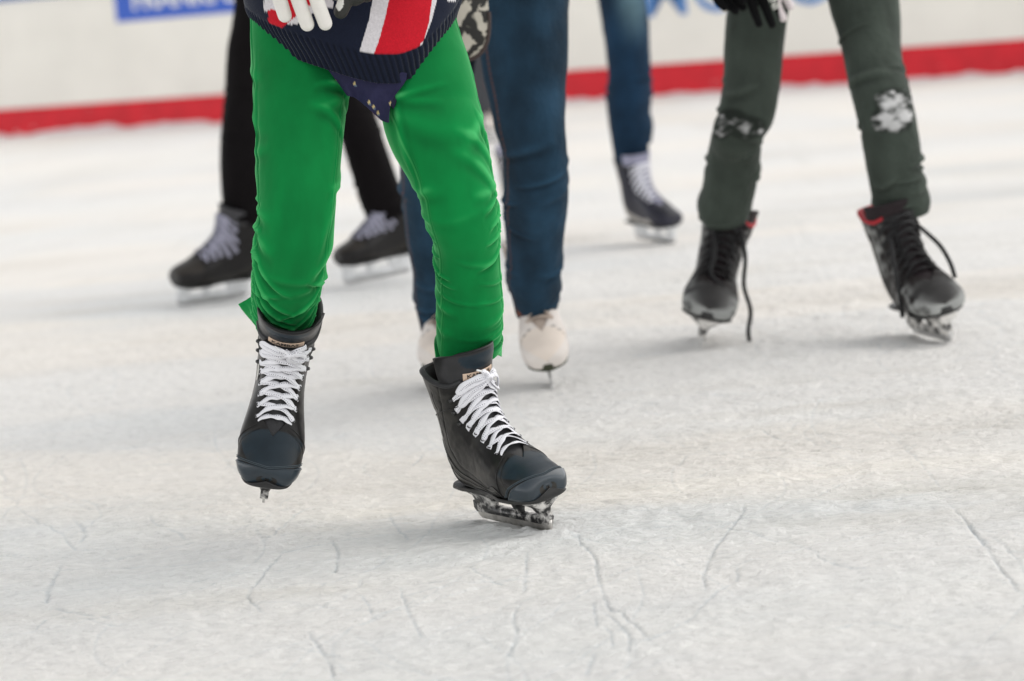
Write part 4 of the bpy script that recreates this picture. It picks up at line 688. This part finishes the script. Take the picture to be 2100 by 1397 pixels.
# ================================================================== the skaters behind
def cols_like(V, c): return np.tile(np.array(c, float), V.shape[:2] + (1,))
def skater_black():
    base = np.array([-.75, 9.2, 0]); o = person_at('skater in loose black trousers and dark skates with grey laces, behind the green trousers'); o.location = base
    m = mat('black_cloth', attr=True, rough=.9, var=.15, b2=(90, .6, .003), sheen=.04, spec=.12); K = (.0045, .0035, .004)
    A = [(-60, 484, 600, 9.1), (60, 474, 590, 9.1), (100, 466, 585, 9.1), (200, 461, 572, 9.05), (300, 453, 566, 9.0), (400, 455, 566, 8.98), (430, 460, 570, 8.98), (458, 466, 572, 8.98)]
    B = [(-60, 540, 680, 9.2), (60, 590, 705, 9.18), (140, 628, 728, 9.15), (200, 660, 748, 9.12), (250, 688, 772, 9.1), (300, 704, 789, 9.08), (350, 722, 808, 9.07), (395, 734, 824, 9.07), (420, 744, 836, 9.07), (448, 756, 844, 9.07)]
    L = []
    for q, sd in ((A, 3), (B, 9)): V, S_, T_, l, C, W_, d = leg(q, 80, 150, .95, sd, (), (l_mid(q), .05, 9), (l_end(q), .03, 9), .006); L.append((V, cols_like(V, K), C, W_))
    trousers(o, base, [(v, c) for v, c, _, _ in L], m)
    upper_body(o, base, [(C[::-1] if False else C, W_*.7) for _, _, C, W_ in L], P(560, -50, 9.2), 1.75, -1.45, mat('grey_coat', (.06, .06, .065), .85))
    ice_skate(o, base, POSE['B1'], 1.05, HB, lab='dark ice skate with grey laces, toe to the left'); ice_skate(o, base, POSE['B2'], 1.02, dict(HB, smax=.80, tmax=.81), lab='lifted dark ice skate on a white blade holder')
def l_mid(q): l = leg(q, 16, 20)[3]; return float(l[-1]*.55)
def l_end(q): l = leg(q, 16, 20)[3]; return float(l[-1]*.94)
def denim(name, base, fade=0): return mat(name, attr=True, rough=.85, var=.22, vscale=14, bump=.4, bscale=900, sheen=.04, spec=.2, b2=(80, .7, .005))
def skater_blue():
    base = np.array([.05, 6.4, 0]); o = person_at('skater in tight dark blue jeans with orange side seam and white figure skates'); o.location = base
    m = denim('dark_denim', base)
    A = [(-70, 975, 1172, 6.35), (0, 980, 1168, 6.33), (100, 985, 1166, 6.30), (200, 1003, 1161, 6.28), (260, 1014, 1160, 6.26), (300, 1027, 1163, 6.27), (350, 1030, 1166, 6.29), (420, 1030, 1163, 6.33), (480, 1036, 1156, 6.37), (530, 1040, 1152, 6.40), (560, 1036, 1151, 6.42), (600, 1048, 1150, 6.45), (641, 1056, 1138, 6.48)]
    B = [(-70, 800, 985, 6.4), (100, 805, 980, 6.4), (200, 806, 968, 6.4), (320, 817, 950, 6.4), (400, 822, 945, 6.45), (480, 831, 945, 6.5), (560, 845, 950, 6.55), (590, 846, 952, 6.57), (630, 852, 956, 6.6), (688, 864, 955, 6.62)]
    L = []
    for q, sd in ((A, 13), (B, 19)):
        V, S_, T_, l, C, W_, d = leg(q, 96, 200, .95, sd, (), (l_mid(q), .05, 6), (l_end(q)*.93, .05, 12), .0052, cuff=(l[-1] - .022 if False else 9, 0))
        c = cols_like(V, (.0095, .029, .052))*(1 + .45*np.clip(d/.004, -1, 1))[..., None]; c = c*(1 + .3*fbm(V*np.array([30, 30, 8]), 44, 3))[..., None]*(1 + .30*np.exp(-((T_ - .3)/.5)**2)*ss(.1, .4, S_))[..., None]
        sm = seam(T_, -1.02, .022)*(.6 + .4*np.sin(S_*900))*.55 + np.exp(-((S_ - S_.max() + .022)/.0016)**2)*.5; c = c*(1 - sm[..., None]) + np.array([.26, .085, .022])*sm[..., None]
        pk = np.exp(-((T_ + .85)/.12)**2 - ((S_ - S_.max() + .02)/.008)**2)[..., None]*.7; c = c*(1 - pk) + np.array([.35, .10, .02])*pk; L.append((V, c, C, W_))
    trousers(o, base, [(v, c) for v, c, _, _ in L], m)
    upper_body(o, base, [(C, W_*.7) for _, _, C, W_ in L], P(985, -110, 6.38), 1.70, 0.0, mat('wool_coat', (.10, .08, .09), .9))
    ice_skate(o, base, POSE['C1'], .97, HC, figure=True, lab='white figure skate lifted off the ice'); ice_skate(o, base, POSE['C2'], .97, HC, figure=True, lab='white figure skate half hidden by the green leg')
    # floral pouch at the hip
    b = bpy.data.objects.new('pouch_bag', None); COL.objects.link(b); bc = P(922, 6, 5.95); b.location = bc; tag(b, 'black and white floral fabric bag hanging between the navy sweater and the dark jeans', 'bag')
    th = np.linspace(0, 2*math.pi, 81)[:-1]; rr = np.linspace(0, 1, 16); RR, TT = np.meshgrid(rr, th, indexing='ij'); e = .62
    X_ = .0775*np.sign(np.cos(TT))*np.abs(np.cos(TT))**e*RR; Z_ = .119*np.sign(np.sin(TT))*np.abs(np.sin(TT))**e*RR; D = .024*(1 - RR**2.4)
    fm = mat('floral_print', (.44, .41, .35), .75, var=.1); N = fm.node_tree.nodes; Lk = fm.node_tree.links; bs = N['Principled BSDF']; tc = N.new('ShaderNodeTexCoord'); n1 = N.new('ShaderNodeTexNoise'); n1.inputs['Scale'].default_value = 27; n1.inputs['Detail'].default_value = 3; n1.inputs['Distortion'].default_value = .5; Lk.new(tc.outputs['Object'], n1.inputs['Vector'])
    r_ = N.new('ShaderNodeMapRange'); r_.inputs[1].default_value = .47; r_.inputs[2].default_value = .50; Lk.new(n1.outputs[0], r_.inputs[0]); mx = N.new('ShaderNodeMix'); mx.data_type = 'RGBA'; src = bs.inputs['Base Color'].links[0].from_socket; Lk.new(r_.outputs[0], mx.inputs[0]); Lk.new(src, mx.inputs[6]); mx.inputs[7].default_value = (.014, .013, .012, 1); Lk.new(mx.outputs[2], bs.inputs['Base Color'])
    mesh('bag_body', *merge([(np.stack([X_, -D, Z_], -1), grid(16, 80, True)), (np.stack([X_, D, Z_], -1), grid(16, 80, True)[:, ::-1])]), fm, b, weld=True)
    ring = np.stack([.0775*np.sign(np.cos(th))*np.abs(np.cos(th))**e, 0*th, .119*np.sign(np.sin(th))*np.abs(np.sin(th))**e], -1); mesh('piping', *tube(ring, .0042, 8, caps=False), mat('piping_brown', (.035, .020, .018), .6), b)
    mesh('strap', *tube(crom(np.arange(3), np.array([(0, 0, .115), (-.03, .12, .30), (-.06, .33, .58)]), np.linspace(0, 2, 30)), .006, 8), mat('piping_brown'), b)
def skater_far_jeans():
    base = np.array([.5, 10.0, 0]); o = person_at('skater in faded blue jeans with white laced skate, far behind the dark jeans'); o.location = base
    m = denim('faded_denim', base)
    A = [(-70, 1222, 1318, 9.7), (0, 1228, 1325, 9.7), (50, 1236, 1331, 9.68), (100, 1243, 1333, 9.66), (150, 1246, 1336, 9.66), (200, 1242, 1336, 9.67), (235, 1245, 1334, 9.68), (262, 1251, 1340, 9.68), (300, 1256, 1330, 9.69), (336, 1264, 1326, 9.70)]
    B = [(-70, 1090, 1180, 10.1), (50, 1065, 1150, 10.1), (150, 1058, 1138, 10.1), (250, 1056, 1130, 10.1), (360, 1058, 1124, 10.15)]
    L = []
    for q, sd in ((A, 23), (B, 29)):
        V, S_, T_, l, C, W_, d = leg(q, 72, 140, .95, sd, (), (l_mid(q), .06, 9), (l_end(q)*.95, .04, 8), .008); fd = (1 - ss(.12, .30, S_))*np.exp(-((T_ - .35)/.55)**2)
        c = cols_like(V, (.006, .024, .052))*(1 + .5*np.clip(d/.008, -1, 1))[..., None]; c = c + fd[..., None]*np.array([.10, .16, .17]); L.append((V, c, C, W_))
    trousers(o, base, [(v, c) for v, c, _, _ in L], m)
    upper_body(o, base, [(C, W_*.7) for _, _, C, W_ in L], P(1225, -90, 10.05), 1.78, .25, mat('blue_coat', (.03, .05, .10), .85))
    ice_skate(o, base, POSE['D1'], .93, HD, lab='lifted black and white skate with white laces'); ice_skate(o, base, (-80, 0, 0, .07, 10.15, .0735), 1.06, HD)
def skater_far_red():
    base = np.array([0, 16.8, 0]); o = person_at('distant skater in red striped grey trousers, glimpsed between green and blue legs'); o.location = base
    m = mat('grey_track_cloth', attr=True, rough=.85)
    A = [(-30, 946, 1000, 16.8), (60, 955, 1005, 16.8), (150, 964, 1009, 16.8), (220, 974, 1013, 16.8), (264, 984, 1016, 16.8)]; B = [(-30, 1000, 1050, 16.9), (150, 1030, 1072, 16.9), (264, 1052, 1086, 16.9)]; L = []
    for q, sd in ((A, 33), (B, 39)):
        V, S_, T_, l, C, W_, d = leg(q, 40, 60, .95, sd, (), None, None, .008); c = cols_like(V, (.045, .048, .055)); st = seam(T_, 1.0, .34)*ss(.30, .36, S_)*(1 - ss(.56, .60, S_)); c = c*(1 - st[..., None]) + np.array([.50, .03, .025])*st[..., None]
        st = seam(T_, 1.65, .30); c = c*(1 - st[..., None]) + np.array([.10, .16, .30])*st[..., None]; st = seam(T_, .9, .22)*ss(.24, .27, S_)*(1 - ss(.31, .34, S_)); c = c*(1 - st[..., None]) + np.array([.6, .5, .45])*st[..., None]; L.append((V, c, C, W_))
    trousers(o, base, [(v, c) for v, c, _, _ in L], m)
    upper_body(o, base, [(C, W_*.7) for _, _, C, W_ in L], P(1000, -40, 16.85), 1.6, 0, mat('far_coat', (.2, .05, .05), .85))
    for x in (-.03, .19): ice_skate(o, base, (-60, 0, 0, x, 16.8, .065), .95, dict(HC, n='far'), lab=None)
def skater_green_grey():
    base = np.array([.72, 6.85, 0]); o = person_at('skater in grey green trousers with snow on both knees and red lined skates'); o.location = base
    m = mat('grey_green_cloth', attr=True, rough=.88, var=.14, vscale=12, bump=.4, bscale=800, sheen=.08, spec=.2, b2=(70, .7, .005))
    A = [(-70, 1492, 1628, 6.93), (0, 1490, 1620, 6.92), (50, 1488, 1613, 6.90), (100, 1486, 1608, 6.88), (150, 1486, 1604, 6.86), (200, 1480, 1597, 6.84), (235, 1472, 1588, 6.83), (270, 1462, 1566, 6.84), (300, 1456, 1562, 6.89), (350, 1446, 1555, 6.93), (400, 1438, 1545, 6.965), (422, 1430, 1541, 6.985), (446, 1440, 1538, 7.0)]
    B = [(-70, 1688, 1840, 6.88), (0, 1700, 1842, 6.86), (50, 1715, 1845, 6.84), (100, 1728, 1846, 6.81), (150, 1738, 1853, 6.77), (200, 1750, 1866, 6.73), (250, 1762, 1879, 6.71), (300, 1770, 1888, 6.715), (350, 1778, 1891, 6.73), (400, 1787, 1903, 6.75), (418, 1792, 1908, 6.757), (434, 1797, 1906, 6.762)]
    L = []
    for q, sd, sp in ((A, 43, [(1497, 248, 34, 22), (1530, 262, 36, 22), (1478, 272, 18, 12), (1560, 268, 10, 8)]), (B, 49, [(1835, 212, 36, 28), (1815, 243, 24, 24), (1856, 236, 16, 28), (1838, 256, 26, 14)])):
        V, S_, T_, l, C, W_, d = leg(q, 150, 300, .95, sd, (), (l_mid(q)*.95, .07, 9), (l_end(q)*.95, .04, 9), .0055)
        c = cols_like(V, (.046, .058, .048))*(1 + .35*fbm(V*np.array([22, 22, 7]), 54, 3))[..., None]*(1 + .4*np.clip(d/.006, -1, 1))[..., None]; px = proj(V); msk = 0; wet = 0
        for x, y, a, b in sp: g = np.exp(-((px[..., 0] - x)/a)**2 - ((px[..., 1] - y)/b)**2)*(np.cos(T_) > .1); msk = np.maximum(msk, g); wet = np.maximum(wet, np.exp(-((px[..., 0] - x)/(a*1.3))**2 - ((px[..., 1] - y)/(b*1.3))**2)*(np.cos(T_) > .1))
        nz = fbm(V*np.array([55, 55, 110]), sd, 5); thr = .56 if sd == 43 else .30; sn = .75*ss(thr - .06, thr + .5, msk*.8 + .65*nz*ss(0, .3, msk)); c = c*(1 - .6*ss(.3, .6, wet)[..., None]); c = c*(1 - sn[..., None]) + .72*sn[..., None]
        V = V + np.array([0, -1., 0])*(sn*.0015*(1 + .5*fbm(V*120, 3, 2)))[..., None]; L.append((V, c, C, W_))
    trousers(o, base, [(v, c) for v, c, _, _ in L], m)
    gb = mat('sport_glove', attr=True, rough=.85, var=.08, spec=.12); hs_ = []
    for (wx, wy, tx, ty, d, side) in ((1466, -136, 1490, 22, 6.62, 0), (1536, -112, 1592, 44, 6.60, 1)):
        w0, t0 = P(wx, wy, d), P(tx, ty, d); z = Vector(w0 - t0).normalized(); x = Vector((0, 1, 0)).cross(z).normalized() if side else Vector((.75, .65, 0)).normalized(); y = z.cross(x).normalized(); x = y.cross(z)
        M = Matrix.Identity(4)
        for i in range(3): M[i][0] = x[i]; M[i][1] = y[i]; M[i][2] = z[i]; M[i][3] = w0[i]
        def gc(v_, side=side):
            q = proj(v_ + base); cc = np.tile(np.array([.004, .004, .0045]), (len(v_), 1))
            if side: cc[q[:, 0] > np.interp(q[:, 1], [-60, 0, 45], [1560, 1594, 1600])] = (.66, .60, .60)
            return cc
        hs_.append((w0, M, .22 if side else .3, gb, gc))
    upper_body(o, base, [(C, W_*.7) for _, _, C, W_ in L], P(1665, -75, 6.90), 1.78, 0, mat('dark_coat', (.04, .045, .05), .85), hands=hs_)
    a_, b_ = P(1570, -14, 6.572), P(1591, 30, 6.572); ax = unit(b_ - a_); M = Matrix.Identity(4); up = unit(np.cross([0, -1, 0], ax)); nn = np.cross(ax, up)
    for i in range(3): M[i][0] = ax[i]; M[i][1] = up[i]; M[i][2] = nn[i]; M[i][3] = a_[i] - base[i]
    lettering('glove_lettering', 'EINI', .024, mat('glove_print', (.72, .72, .66), .6), o, M, extr=.002, bold=.0004)
    ice_skate(o, base, POSE['E1'], 1.06, dict(HE, tails=[[(-.0, .03, .19), (.035, .048, .14), (.05, .058, .08), (.055, .082, .03), (.055, .088, -.02), (.065, .105, -.06)], [(-.0, -.02, .18), (.04, -.012, .13), (.06, -.01, .09), (.08, .02, .07)]]), lab='scuffed black ice skate with a long loose lace'); ice_skate(o, base, POSE['E2'], 1.04, dict(HE, tails=[[(.0, -.03, .17), (.04, -.048, .11), (.05, -.055, .04), (.045, -.058, -.0)], [(.0, .03, .18), (.035, .052, .13), (.07, .054, .09), (.09, .05, .06)]]), lab='scuffed black ice skate tilted on its edge')
skater_black(); skater_blue(); skater_far_jeans(); skater_far_red(); skater_green_grey()
